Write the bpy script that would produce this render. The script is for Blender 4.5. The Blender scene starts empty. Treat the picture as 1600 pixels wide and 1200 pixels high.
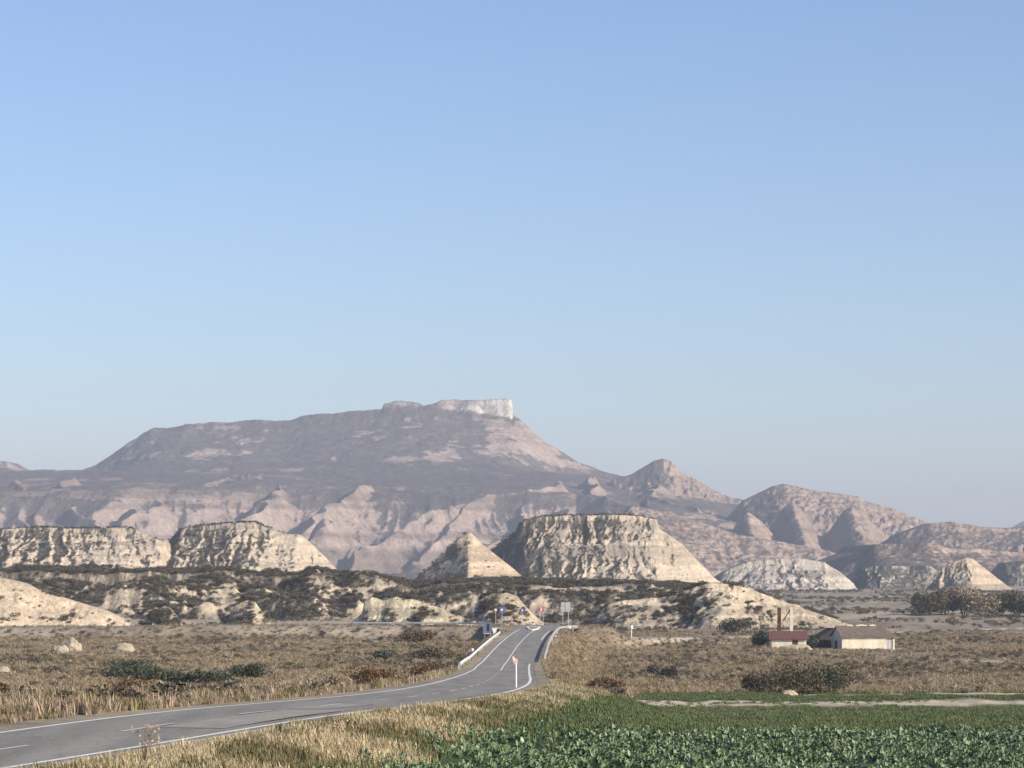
import bpy, bmesh, math, random
import numpy as np
from mathutils import Vector, Matrix

# ------------------------------------------------------------------ camera, sky, sun
SC = bpy.context.scene
COL = SC.collection
F, H, HY = 4500.0, 4.5, 880.0          # focal length in photo pixels, eye height, horizon row
cam_d = bpy.data.cameras.new('camera'); cam = bpy.data.objects.new('camera', cam_d); COL.objects.link(cam)
cam.location = (0, 0, H); cam.rotation_euler = (math.radians(90), 0, 0)
cam_d.sensor_width = 36; cam_d.lens = F/1600*36; cam_d.shift_y = (HY-600)/1600
cam_d.clip_start = 0.5; cam_d.clip_end = 40000
SC.camera = cam
SUN_EL, SUN_AZ = math.radians(26), math.radians(123)     # azimuth from +Y towards +X
w = bpy.data.worlds.new('World'); SC.world = w; w.use_nodes = True
nt = w.node_tree; bg = nt.nodes['Background']
sky = nt.nodes.new('ShaderNodeTexSky'); sky.sky_type = 'NISHITA'; sky.sun_disc = False
sky.sun_elevation = SUN_EL; sky.sun_rotation = SUN_AZ
sky.altitude = 300; sky.air_density = 1.0; sky.dust_density = 0.5; sky.ozone_density = 4.0
tint = nt.nodes.new('ShaderNodeMix'); tint.data_type = 'RGBA'; tint.blend_type = 'MULTIPLY'; tint.inputs[0].default_value = 1
tint.inputs[7].default_value = (.99, .94, 1.01, 1)
nt.links.new(sky.outputs[0], tint.inputs[6]); nt.links.new(tint.outputs[2], bg.inputs[0]); bg.inputs[1].default_value = 0.122
sun_d = bpy.data.lights.new('sun', 'SUN'); sun_d.energy = 5.0; sun_d.angle = math.radians(0.6); sun_d.color = (1.0, 0.87, 0.70)
sun = bpy.data.objects.new('sun', sun_d); COL.objects.link(sun)
sdir = Vector((math.sin(SUN_AZ)*math.cos(SUN_EL), math.cos(SUN_AZ)*math.cos(SUN_EL), math.sin(SUN_EL)))
sun.rotation_euler = sdir.to_track_quat('Z', 'Y').to_euler()
SC.view_settings.view_transform = 'Standard'; SC.view_settings.look = 'None'
SC.view_settings.exposure = 0.30; SC.view_settings.gamma = 1.0; SC.view_settings.use_curve_mapping = False

random.seed(7); RNG = np.random.default_rng(7)

# ------------------------------------------------------------------ helpers
def P(px, py, D):                       # photo pixel at distance D -> world point
    return Vector(((px-800)/F*D, D, H-(py-HY)/F*D))
def zof(py, D): return H-(py-HY)/F*D

def _hash(i, j, s):
    i = i.astype(np.int64); j = j.astype(np.int64)
    h = (i*374761393 + j*668265263 + s*974634777) & 0xffffffff
    h = ((h ^ (h >> 13))*1274126177) & 0xffffffff
    h = h ^ (h >> 16)
    return (h & 0xffffff)/float(0xffffff)
def vn(x, y, s=0):                      # value noise 0..1
    x = np.asarray(x, float); y = np.asarray(y, float)+0*x
    i = np.floor(x); j = np.floor(y); u = x-i; v = y-j
    u = u*u*u*(u*(u*6-15)+10); v = v*v*v*(v*(v*6-15)+10)
    a = _hash(i, j, s); b = _hash(i+1, j, s); c = _hash(i, j+1, s); d = _hash(i+1, j+1, s)
    return (a*(1-u)+b*u)*(1-v)+(c*(1-u)+d*u)*v
def fbm(x, y, s=0, o=4):
    r = 0; a = .5; t = 0
    for k in range(o):
        r = r+a*vn(x*2**k, y*2**k, s+k*17); t += a; a *= .5
    return r/t
def ridge(x, y, s=0):                   # 0 in gullies, 1 on ribs
    return 1-np.abs(2*vn(x, y, s)-1)
def ss(x, a, b):
    t = np.clip((x-a)/(b-a), 0, 1); return t*t*(3-2*t)
def smax(a, b, k):
    h = np.clip(.5+.5*(a-b)/k, 0, 1); return b+(a-b)*h+k*h*(1-h)
def mix(a, b, t):
    t = np.asarray(t)[..., None]; return np.asarray(a)*(1-t)+np.asarray(b)*t

def tag(o, label=None, cat=None, group=None, kind=None):
    if label: o['label'] = label
    if cat: o['category'] = cat
    if group: o['group'] = group
    if kind: o['kind'] = kind
    return o
def link(o, parent=None):
    COL.objects.link(o)
    if parent is not None: o.parent = parent
    return o
def empty(name, loc, rz=0, label=None, cat=None, group=None):
    o = bpy.data.objects.new(name, None); o.empty_display_size = .5
    o.location = loc; o.rotation_euler = (0, 0, rz); link(o)
    return tag(o, label, cat, group)
def copy_tree(o, parent=None):
    c = o.copy(); COL.objects.link(c)
    if parent is not None: c.parent = parent
    for ch in list(o.children): copy_tree(ch, c)
    return c
def mesh_obj(name, verts, faces, mat, parent=None, smooth=False, linkit=True):
    me = bpy.data.meshes.new(name); me.from_pydata([tuple(v) for v in verts], [], faces); me.update()
    if mat: me.materials.append(mat)
    if smooth: me.polygons.foreach_set('use_smooth', [True]*len(me.polygons))
    o = bpy.data.objects.new(name, me)
    if linkit: link(o, parent)
    return o
class MB:                               # small mesh collector
    def __init__(s): s.v = []; s.f = []
    def add(s, v, f):
        n = len(s.v); s.v += [tuple(p) for p in v]; s.f += [tuple(i+n for i in q) for q in f]; return s
    def box(s, c, d, rz=0, bev=0):
        x, y, z = d[0]/2, d[1]/2, d[2]/2; M = Matrix.Rotation(rz, 3, 'Z')
        v = [Vector(c)+M@Vector((i*x, j*y, k*z)) for k in (-1, 1) for j in (-1, 1) for i in (-1, 1)]
        return s.add(v, [(0, 2, 3, 1), (4, 5, 7, 6), (0, 1, 5, 4), (2, 6, 7, 3), (0, 4, 6, 2), (1, 3, 7, 5)])
    def tube(s, pts, r, n=6):
        pts = [Vector(p) for p in pts]; rs = r if isinstance(r, (list, tuple)) else [r]*len(pts)
        V = []; Fa = []
        for i, p in enumerate(pts):
            t = (pts[min(i+1, len(pts)-1)]-pts[max(i-1, 0)]).normalized()
            a = t.orthogonal().normalized(); b = t.cross(a)
            V += [p+(a*math.cos(2*math.pi*k/n)+b*math.sin(2*math.pi*k/n))*rs[i] for k in range(n)]
        for i in range(len(pts)-1):
            for k in range(n):
                Fa.append((i*n+k, i*n+(k+1) % n, (i+1)*n+(k+1) % n, (i+1)*n+k))
        Fa += [tuple(range(n-1, -1, -1)), tuple((len(pts)-1)*n+k for k in range(n))]
        return s.add(V, Fa)
    def disc(s, c, r, th, n=20, facing=(0, -1, 0), rin=0):
        nn = Vector(facing).normalized(); a = Vector((0, 0, 1)); b = nn.cross(a)
        c = Vector(c); V = []; Fa = []
        if rin == 0:
            for o in (0, -th): V += [c-nn*o*-1+(a*math.cos(2*math.pi*k/n)+b*math.sin(2*math.pi*k/n))*r for k in range(n)]
            Fa = [tuple(range(n)), tuple(range(2*n-1, n-1, -1))]+[(k, n+k, n+(k+1) % n, (k+1) % n) for k in range(n)]
        else:
            for rr, o in ((r, 0), (rin, 0), (rin, th), (r, th)):
                V += [c-nn*o+(a*math.cos(2*math.pi*k/n)+b*math.sin(2*math.pi*k/n))*rr for k in range(n)]
            for q in range(4):
                for k in range(n):
                    Fa.append((q*n+k, q*n+(k+1) % n, ((q+1) % 4)*n+(k+1) % n, ((q+1) % 4)*n+k))
        return s.add(V, Fa)
    def build(s, name, mat, parent=None, smooth=False): return mesh_obj(name, s.v, s.f, mat, parent, smooth)

def grid_obj(name, X, Y, Z, alb, mat, kind='structure', label=None, parent=None):
    n, m = X.shape
    v = np.stack([X, Y, Z], -1).reshape(-1, 3)
    a = np.arange(n*m).reshape(n, m)
    q = np.stack([a[:-1, :-1], a[:-1, 1:], a[1:, 1:], a[1:, :-1]], -1).reshape(-1, 4)
    me = bpy.data.meshes.new(name)
    me.vertices.add(n*m); me.vertices.foreach_set('co', v.ravel().astype(np.float32))
    me.loops.add(q.size); me.loops.foreach_set('vertex_index', q.ravel().astype(np.int32))
    me.polygons.add(len(q)); me.polygons.foreach_set('loop_start', np.arange(0, q.size, 4, dtype=np.int32))
    me.polygons.foreach_set('use_smooth', np.ones(len(q), bool))
    at = me.color_attributes.new('alb', 'FLOAT_COLOR', 'POINT')
    c = np.ones((n*m, 4), np.float32); c[:, :3] = np.clip(alb.reshape(-1, 3), 0.01, .9)
    at.data.foreach_set('color', c.ravel())
    me.update(); me.validate()
    me.materials.append(mat)
    o = bpy.data.objects.new(name, me); link(o, parent)
    tag(o, label, None, None, kind)
    return o

# ------------------------------------------------------------------ materials
def new_mat(name):
    m = bpy.data.materials.new(name); m.use_nodes = True
    b = m.node_tree.nodes['Principled BSDF']; b.inputs['Roughness'].default_value = .9
    b.inputs['Specular IOR Level'].default_value = .15
    return m, m.node_tree, b
def N(t, typ, **kw):
    n = t.nodes.new(typ)
    for k, v in kw.items(): setattr(n, k, v)
    return n
def mmix(t, a, b, f, blend='MIX'):
    n = N(t, 'ShaderNodeMix', data_type='RGBA', blend_type=blend)
    for s, v in ((n.inputs[6], a), (n.inputs[7], b), (n.inputs[0], f)):
        if isinstance(v, bpy.types.NodeSocket): t.links.new(v, s)
        else: s.default_value = v if isinstance(v, float) else (*v, 1)
    return n.outputs[2]
def noise(t, scale, detail=4, rough=.55, vec=None, sc=None, co='Object'):
    tc = N(t, 'ShaderNodeTexCoord'); src = tc.outputs[co]
    if sc:
        mp = N(t, 'ShaderNodeMapping'); mp.inputs['Scale'].default_value = sc; t.links.new(src, mp.inputs[0]); src = mp.outputs[0]
    n = N(t, 'ShaderNodeTexNoise'); n.inputs['Scale'].default_value = scale; n.inputs['Detail'].default_value = detail
    n.inputs['Roughness'].default_value = rough; t.links.new(src, n.inputs['Vector']); return n.outputs[0]
def ramp(t, f, a, b, ca=(0, 0, 0), cb=(1, 1, 1)):
    r = N(t, 'ShaderNodeValToRGB'); r.color_ramp.elements[0].position = a; r.color_ramp.elements[1].position = b
    r.color_ramp.elements[0].color = (*ca, 1); r.color_ramp.elements[1].color = (*cb, 1)
    t.links.new(f, r.inputs[0]); return r.outputs[0]
def attr_mat(name, specs, bump=None, speck=None):
    """vertex-colour ground cover, broken up by noises: specs = [(scale, lo, hi)], bump=(scale, dist), speck=(scale, thr, colour, amount)"""
    m, t, b = new_mat(name)
    a = N(t, 'ShaderNodeAttribute', attribute_name='alb'); c = a.outputs[0]
    for sc, lo, hi in specs:
        c = mmix(t, c, ramp(t, noise(t, sc, 5, .6), .3, .7, (lo,)*3, (hi,)*3), 1.0, 'MULTIPLY')
    if speck:
        sc, thr, colr, am = speck
        f = ramp(t, noise(t, sc, 6, .7), thr, thr+.05, (0, 0, 0), (am,)*3)
        c = mmix(t, c, colr, f)
    t.links.new(c, b.inputs['Base Color'])
    if bump:
        bp = N(t, 'ShaderNodeBump'); bp.inputs['Strength'].default_value = .9; bp.inputs['Distance'].default_value = bump[1]
        t.links.new(noise(t, bump[0], 6, .65), bp.inputs['Height']); t.links.new(bp.outputs[0], b.inputs['Normal'])
    return m
def flat_mat(name, col, rough=.85, var=.2, scale=3, metal=0, spec=.2, co='Object', sc=None):
    m, t, b = new_mat(name); b.inputs['Roughness'].default_value = rough; b.inputs['Metallic'].default_value = metal
    b.inputs['Specular IOR Level'].default_value = spec
    c = mmix(t, tuple(v*(1-var) for v in col), tuple(min(.95, v*(1+var)) for v in col), ramp(t, noise(t, scale, 5, .65, sc=sc, co=co), .3, .7))
    t.links.new(c, b.inputs['Base Color']); return m
def leaf_mat(name, a, bb, var=.35, rough=.8, spec=.1, trans=0):
    m, t, b = new_mat(name); b.inputs['Roughness'].default_value = rough; b.inputs['Specular IOR Level'].default_value = spec
    oi = N(t, 'ShaderNodeObjectInfo')
    c = mmix(t, a, bb, oi.outputs['Random'])
    g = N(t, 'ShaderNodeNewGeometry')
    c = mmix(t, c, mmix(t, (1-var,)*3, (1+var,)*3, g.outputs['Random Per Island']), 1.0, 'MULTIPLY')
    t.links.new(c, b.inputs['Base Color'])
    return m

M = {}
M['terrain'] = attr_mat('plain_soil', [(.9, .72, 1.25), (.13, .8, 1.2), (6, .75, 1.2)], (5, .08))
M['clay'] = attr_mat('badland_clay', [(.35, .82, 1.15), (1.2, .68, 1.25)], (.8, .7))
M['mount'] = attr_mat('mountain_clay', [(.012, .85, 1.15), (.05, .74, 1.2), (.2, .8, 1.15)], (.08, 7))
M['asphalt'] = flat_mat('asphalt', (.215, .203, .178), .85, .14, .6, spec=.15)
M['asph_patch'] = flat_mat('asphalt_repair', (.33, .31, .26), .85, .2, .8)
M['paint'] = flat_mat('road_paint', (.78, .77, .72), .6, .12, 2)
def worn(name, col, under, thr):
    m, t, b = new_mat(name)
    f = ramp(t, noise(t, 1.3, 8, .8), thr, thr+.12); c = mmix(t, col, under, f); t.links.new(c, b.inputs['Base Color']); return m
M['paint'] = worn('road_paint', (.80, .78, .72), (.34, .32, .28), .56)
M['dashpaint'] = worn('faded_road_paint', (.70, .68, .62), (.30, .285, .25), .54)
def asphalt():
    m, t, b = new_mat('asphalt'); b.inputs['Roughness'].default_value = .85
    c = mmix(t, (.22, .208, .18), (.335, .315, .27), ramp(t, noise(t, .25, 6, .6, sc=(3.2, .25, 1)), .3, .7))
    c = mmix(t, c, mmix(t, (.75,)*3, (1.2,)*3, ramp(t, noise(t, 14, 5, .8), .3, .7)), 1.0, 'MULTIPLY')
    v = N(t, 'ShaderNodeTexVoronoi', feature='DISTANCE_TO_EDGE'); tc = N(t, 'ShaderNodeTexCoord')
    mp = N(t, 'ShaderNodeMapping'); mp.inputs['Scale'].default_value = (.22, .12, .2); wob = noise(t, .8, 4, .6)
    ad = N(t, 'ShaderNodeVectorMath', operation='ADD'); t.links.new(tc.outputs['Object'], ad.inputs[0]); t.links.new(wob, ad.inputs[1]); t.links.new(ad.outputs[0], mp.inputs[0]); t.links.new(mp.outputs[0], v.inputs['Vector'])
    c = mmix(t, (.14, .13, .115), c, ramp(t, v.outputs['Distance'], .004, .012))
    t.links.new(c, b.inputs['Base Color']); return m
M['asphalt'] = asphalt()
M['gravel'] = flat_mat('verge_gravel', (.30, .26, .20), .95, .3, 3)
M['zinc'] = flat_mat('galvanised_steel', (.56, .56, .54), .5, .15, 2, metal=.3, spec=.5)
M['zincwhite'] = flat_mat('pale_steel', (.70, .69, .64), .5, .12, 2, spec=.4)
M['white'] = flat_mat('white_paint', (.8, .79, .76), .5, .05, 3)
M['red'] = flat_mat('red_sign', (.52, .14, .12), .5, .05, 3)
M['orange'] = flat_mat('orange_sign', (.82, .48, .36), .5, .1, 3)
M['blue'] = flat_mat('blue_sign', (.10, .15, .32), .5, .1, 3)
M['bluegrey'] = flat_mat('bluegrey_sign', (.16, .18, .27), .5, .1, 3)
M['dark'] = flat_mat('dark_steel', (.03, .03, .04), .6, .2, 3)
M['plaster'] = flat_mat('cream_plaster', (.74, .66, .50), .9, .2, 1.6, sc=(1, 1, .35))
M['plaster2'] = flat_mat('worn_plaster', (.68, .62, .49), .9, .22, 1.2, sc=(1, 1, .4))
M['gray_panel_shade'] = flat_mat('grey_panel_and_shade', (.42, .42, .42), .8, .15, 2)  # door and sign grey, also painted shade on the barn gable
M['rooftile'] = flat_mat('red_roof_tile', (.165, .082, .07), .8, .3, 4)
M['rooftile2'] = flat_mat('brown_roof_tile', (.18, .148, .115), .9, .3, 1.6)
M['mortar'] = flat_mat('ridge_mortar', (.62, .57, .48), .9, .2, 3)
M['rust'] = flat_mat('rusty_column', (.11, .055, .02), .8, .35, 3)
M['shade_dark'] = flat_mat('shadow_dark', (.045, .045, .05), .85, .3, 5)  # near-black shadow tone for the added block beside the barn
M['hole'] = flat_mat('dark_door', (.05, .03, .028), .8, .3, 3)
M['reddoor'] = flat_mat('oxblood_door', (.16, .04, .035), .8, .3, 3)
M['leaf_green'] = leaf_mat('green_bush_leaf', (.07, .08, .05), (.10, .108, .066))
M['leaf_olive'] = leaf_mat('olive_shrub_leaf', (.085, .078, .048), (.15, .125, .08))
M['leaf_grey'] = leaf_mat('grey_scrub_leaf', (.075, .068, .052), (.15, .13, .10))
M['leaf_tan'] = leaf_mat('tan_shrub_leaf', (.30, .235, .15), (.42, .34, .23))
M['leaf_rust'] = leaf_mat('rusty_bush_leaf', (.135, .08, .042), (.19, .12, .065))
M['leaf_brown'] = leaf_mat('dry_shrub_leaf', (.24, .185, .12), (.37, .295, .20))
M['straw'] = leaf_mat('straw_blade', (.31, .235, .16), (.43, .345, .245))
M['bankstraw'] = leaf_mat('yellow_straw_blade', (.42, .345, .20), (.60, .51, .33))
M['olivegrass'] = leaf_mat('olive_grass_blade', (.15, .135, .065), (.25, .215, .11))
M['greengrass'] = leaf_mat('green_grass_blade', (.095, .128, .052), (.16, .19, .088))
M['crop'] = leaf_mat('crop_leaf', (.11, .18, .08), (.26, .33, .185), .65, .5, .4)
M['twig'] = flat_mat('twig_bark', (.10, .07, .045), .9, .3, 6)
M['rock'] = flat_mat('pale_rock', (.42, .36, .27), .95, .3, 1.2)

# ------------------------------------------------------------------ ground shape
LE = np.array([(-60, -62), (0, -36), (40, -23.5), (60, -18), (76, -13.5), (85, -11), (100, -8.6), (125, -6.2), (160, -5.0), (200, -4.6),
               (250, -4.4), (325, -4.0), (410, -2.3), (470, -.6), (500, .6), (535, 2.2)], float)      # left edge of the road: distance, x
RZD = [-60, 0, 40, 85, 100, 150, 200, 250, 300, 340, 400, 560, 700]
RZZ = [0, 0, 0, 0, -.4, -2.0, -3.6, -5.2, -6.6, -7.2, -7.3, -7.3, -7.3]
RW = 6.1
def road_center():
    ys = np.concatenate([np.arange(-60, 520, 4.0), [524, 532, 538]])
    xl = np.interp(ys, LE[:, 0], LE[:, 1])
    k = np.ones(9)/9
    xp = np.concatenate([xl[0]+(xl[0]-xl[1:5][::-1])*-0+np.zeros(4), xl, np.full(4, xl[-1])]); xs = np.convolve(xp, k, 'valid')
    dx = np.gradient(xs, ys); n = np.sqrt(1+dx*dx)
    cx = xs+RW/2/n; cy = ys-dx*RW/2/n
    return np.stack([cx, cy, np.interp(cy, RZD, RZZ)], 1)[3:]
ROAD = road_center()
SIDE_L = np.array([(4, 541, -7.3), (-20, 546, -7.3), (-60, 553, -7.4), (-110, 566, -8.3), (-170, 590, -9.6), (-400, 700, -9.6)])
SIDE_R = np.array([(8, 541, -7.3), (13, 545, -8.0), (20, 552, -9.9), (55, 605, -10.6), (150, 720, -10.8), (400, 900, -10.8)])
TRACK1 = np.array([(12.5, 221, 0), (20, 222, 0), (35, 222, 0), (80, 220, 0), (160, 215, 0)])
TRACK2 = np.array([(26, 244, 0), (34, 243, 0), (60, 241, 0), (180, 236, 0)])
PAD = np.array([(-9, 537.5, -7.3), (9, 538, -7.3)])
def near_poly(X, Y, pl, arc=False):
    best = np.full(X.shape, 1e9); zz = np.zeros(X.shape); sa = np.zeros(X.shape); acc = 0.
    for a, b in zip(pl[:-1], pl[1:]):
        d = b[:2]-a[:2]; L = d@d
        t = np.clip(((X-a[0])*d[0]+(Y-a[1])*d[1])/L, 0, 1)
        q = np.hypot(X-a[0]-t*d[0], Y-a[1]-t*d[1]); m = q < best
        best = np.where(m, q, best); zz = np.where(m, a[2]+t*(b[2]-a[2]), zz)
        if arc: sa = np.where(m, acc+t*math.sqrt(L), sa); acc += math.sqrt(L)
    return (best, zz, sa) if arc else (best, zz)
LD = [-400, 0, 12, 45, 90, 110, 150, 220, 300, 370, 450, 550, 650, 800, 1500, 3000, 12000]
LZ = [2.9, 2.9, 2.6, .1, -.05, -.8, -2.6, -5.2, -7.6, -8.9, -9.5, -9.8, -9.8, -9.6, -10, -12, -40]
RD = [-400, 0, 12, 45, 70, 84, 110, 150, 190, 212, 230, 242, 256, 300, 340, 400, 520, 800, 1500, 3000, 12000]
RZ = [2.9, 2.9, 2.6, .1, -1.2, -1.5, -2.0, -3.6, -5.35, -6.25, -6.35, -6.55, -7.2, -8.9, -10.0, -10.8, -11.2, -11, -11, -12, -40]
def T(X, Y, sunk=True):
    X = np.asarray(X, float); Y = np.asarray(Y, float)
    xc = np.interp(Y, ROAD[:, 1], ROAD[:, 0])
    zl = np.interp(Y, LD, LZ); zr = np.interp(Y, RD, RZ)
    s = X-xc
    far = ss(Y, 540, 760)
    zp = zl+(zr-zl)*np.where(far > 0, (1-far)*ss(s, -3, 3)+far*ss(s, -60, 60), ss(s, -3, 3))
    zp = zp+(fbm(X*.05, Y*.03, 5, 3)-.5)*np.clip((Y-150)/200, 0, 1)*1.6*ss(np.abs(s), 6, 30)
    zp = zp+(fbm(X*.5, Y*.4, 9, 3)-.5)*.35
    for pl, hw in ((ROAD, 4.6), (SIDE_L, 4.6), (SIDE_R, 4.2), (PAD, 8.5)):
        q, zz = near_poly(X, Y, pl)
        dz = np.abs(zp-zz)
        wd = np.where((Y < 150) & (s > 0), 8.0, np.clip(dz*2.0, 1.5, 12)) if pl is ROAD else np.clip(dz*2.0, 1.5, 12)
        k = 1-ss(q, hw, hw+wd)
        zp = zp*(1-k)+zz*k
        if sunk and pl is not PAD: zp = zp-.3*(1-ss(q, 2.8, 3.15))
    # hollow ditch on the left
    return zp

def terrain():
    rows = np.concatenate([np.arange(-300, 40, 20), np.arange(40, 60, 2), np.arange(60, 150, .55), np.arange(150, 300, .9), np.arange(300, 620, 1.6),
                           np.arange(620, 1100, 6), np.geomspace(1100, 12000, 50)])
    u = np.concatenate([-np.geomspace(8, .26, 24), np.arange(-.25, .2501, .0011), np.geomspace(.26, 8, 24)])
    Y, U = np.meshgrid(rows, u, indexing='ij')
    X = U*np.maximum(Y, 55)
    Z = T(X, Y)
    xc = np.interp(Y, ROAD[:, 1], ROAD[:, 0]); s = X-xc
    # ground cover colour
    n1 = fbm(X*.06, Y*.03, 21, 4); n2 = fbm(X*.35, Y*.2, 31, 4); n3 = fbm(X*.02, Y*.012, 41, 3)
    c = mix((.28, .225, .16), (.40, .33, .24), ss(n1, .35, .65))
    c = mix(c, (.14, .118, .082), ss(n2, .5, .72)*.6)
    c = mix(c, (.36, .31, .23), ss(n2, .36, .26)*.5)
    orange = np.clip(ss(Y, 256, 262)*(1-ss(Y, 300, 345))*(s > 6), 0, 1)
    c = mix(c, (.40, .27, .16), orange*.85)
    oc = np.clip((1-ss(Y, 200, 230)), 0, 1)*(s < -5)
    c = mix(c, (.27, .185, .105), oc*.55)
    # embankment right of the guardrail
    em = ss(s, 4, 6)*(1-ss(s, 14, 18))*ss(Y, 300, 320)*(1-ss(Y, 520, 540))
    c = mix(c, (.30, .22, .14), em*.8)
    # bank of dry grass between road and field
    fe = field_edge(Y)
    bank = (s > 0)*(X < fe+1)*(1-ss(Y, 150, 190))
    c = mix(c, mix((.30, .24, .11), (.42, .34, .19), ss(n2, .4, .6)), bank*.9)
    fld = (X > fe)*(Y < 252)*(Y > 30)
    c = mix(c, (.05, .07, .03), fld*1.0)
    g2 = fld*(1-ss(X-np.interp(Y, [62, 70, 78, 84, 90, 98, 106, 109, 110], [-4.2, -2.9, -1.5, -.1, 1.6, 3.8, 7.6, 17, 90]), -.5, .5))
    c = mix(c, mix((.085, .11, .05), (.16, .17, .085), ss(n1+.25*n2, .5, .75)), g2)
    tan = fld*ss(fbm(X*.05, Y*.12, 277, 3), .52, .60)*ss(Y, 125, 140)
    c = mix(c, (.22, .20, .10), tan*.8)
    for pl, w in ((TRACK1, 4.5), (TRACK2, 3.5)):
        q, _ = near_poly(X, Y, pl)
        c = mix(c, (.58, .50, .37), (1-ss(q+(n2-.5)*5+(n1-.5)*3, w*.8, w*1.2))*.95)
    # bare pale soil
    bare = ss(fbm(X*.03, Y*.02, 55, 4), .60, .66)*ss(Y, 400, 460)
    c = mix(c, (.50, .42, .31), bare*.6)
    for (px, py, D, rx, ry) in ((1085, 1003, 560, 9, 14), (330, 984, 600, 20, 6), (1110, 975, 760, 20, 6), (60, 980, 610, 20, 10), (480, 975, 610, 16, 5)):
        x0 = (px-800)/F*D
        c = mix(c, (.55, .47, .36), (1-ss(np.hypot((X-x0)/rx, (Y-D)/ry)+(n2-.5), .6, 1))*.85)
    verge = 1-ss(np.abs(np.abs(s)-4.2), .5, 1.2)
    c = mix(c, (.34, .29, .20), verge*.6*(Y < 545))
    return grid_obj('ground', X, Y, Z, c, M['terrain'])
def field_edge(Y):
    return np.interp(Y, [40, 70, 84, 100, 118, 130, 150, 180, 250, 262], [-5, -3.4, -1.2, .6, 2.3, 3.2, 4.7, 7, 12, 13])
GROUND = terrain()

# ------------------------------------------------------------------ hills
HILLS = []                                 # for shrub scattering
def normal_x(X, Y, Z):
    dzx = np.gradient(Z, axis=1)/np.maximum(1e-3, np.gradient(X, axis=1))
    dzy = np.gradient(Z, axis=0)/np.where(np.abs(np.gradient(Y, axis=0)) < 1e-3, 1e-3, np.gradient(Y, axis=0))
    n = np.sqrt(1+dzx**2+dzy**2)
    return -dzx/n, -dzy/n, 1/n

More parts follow.
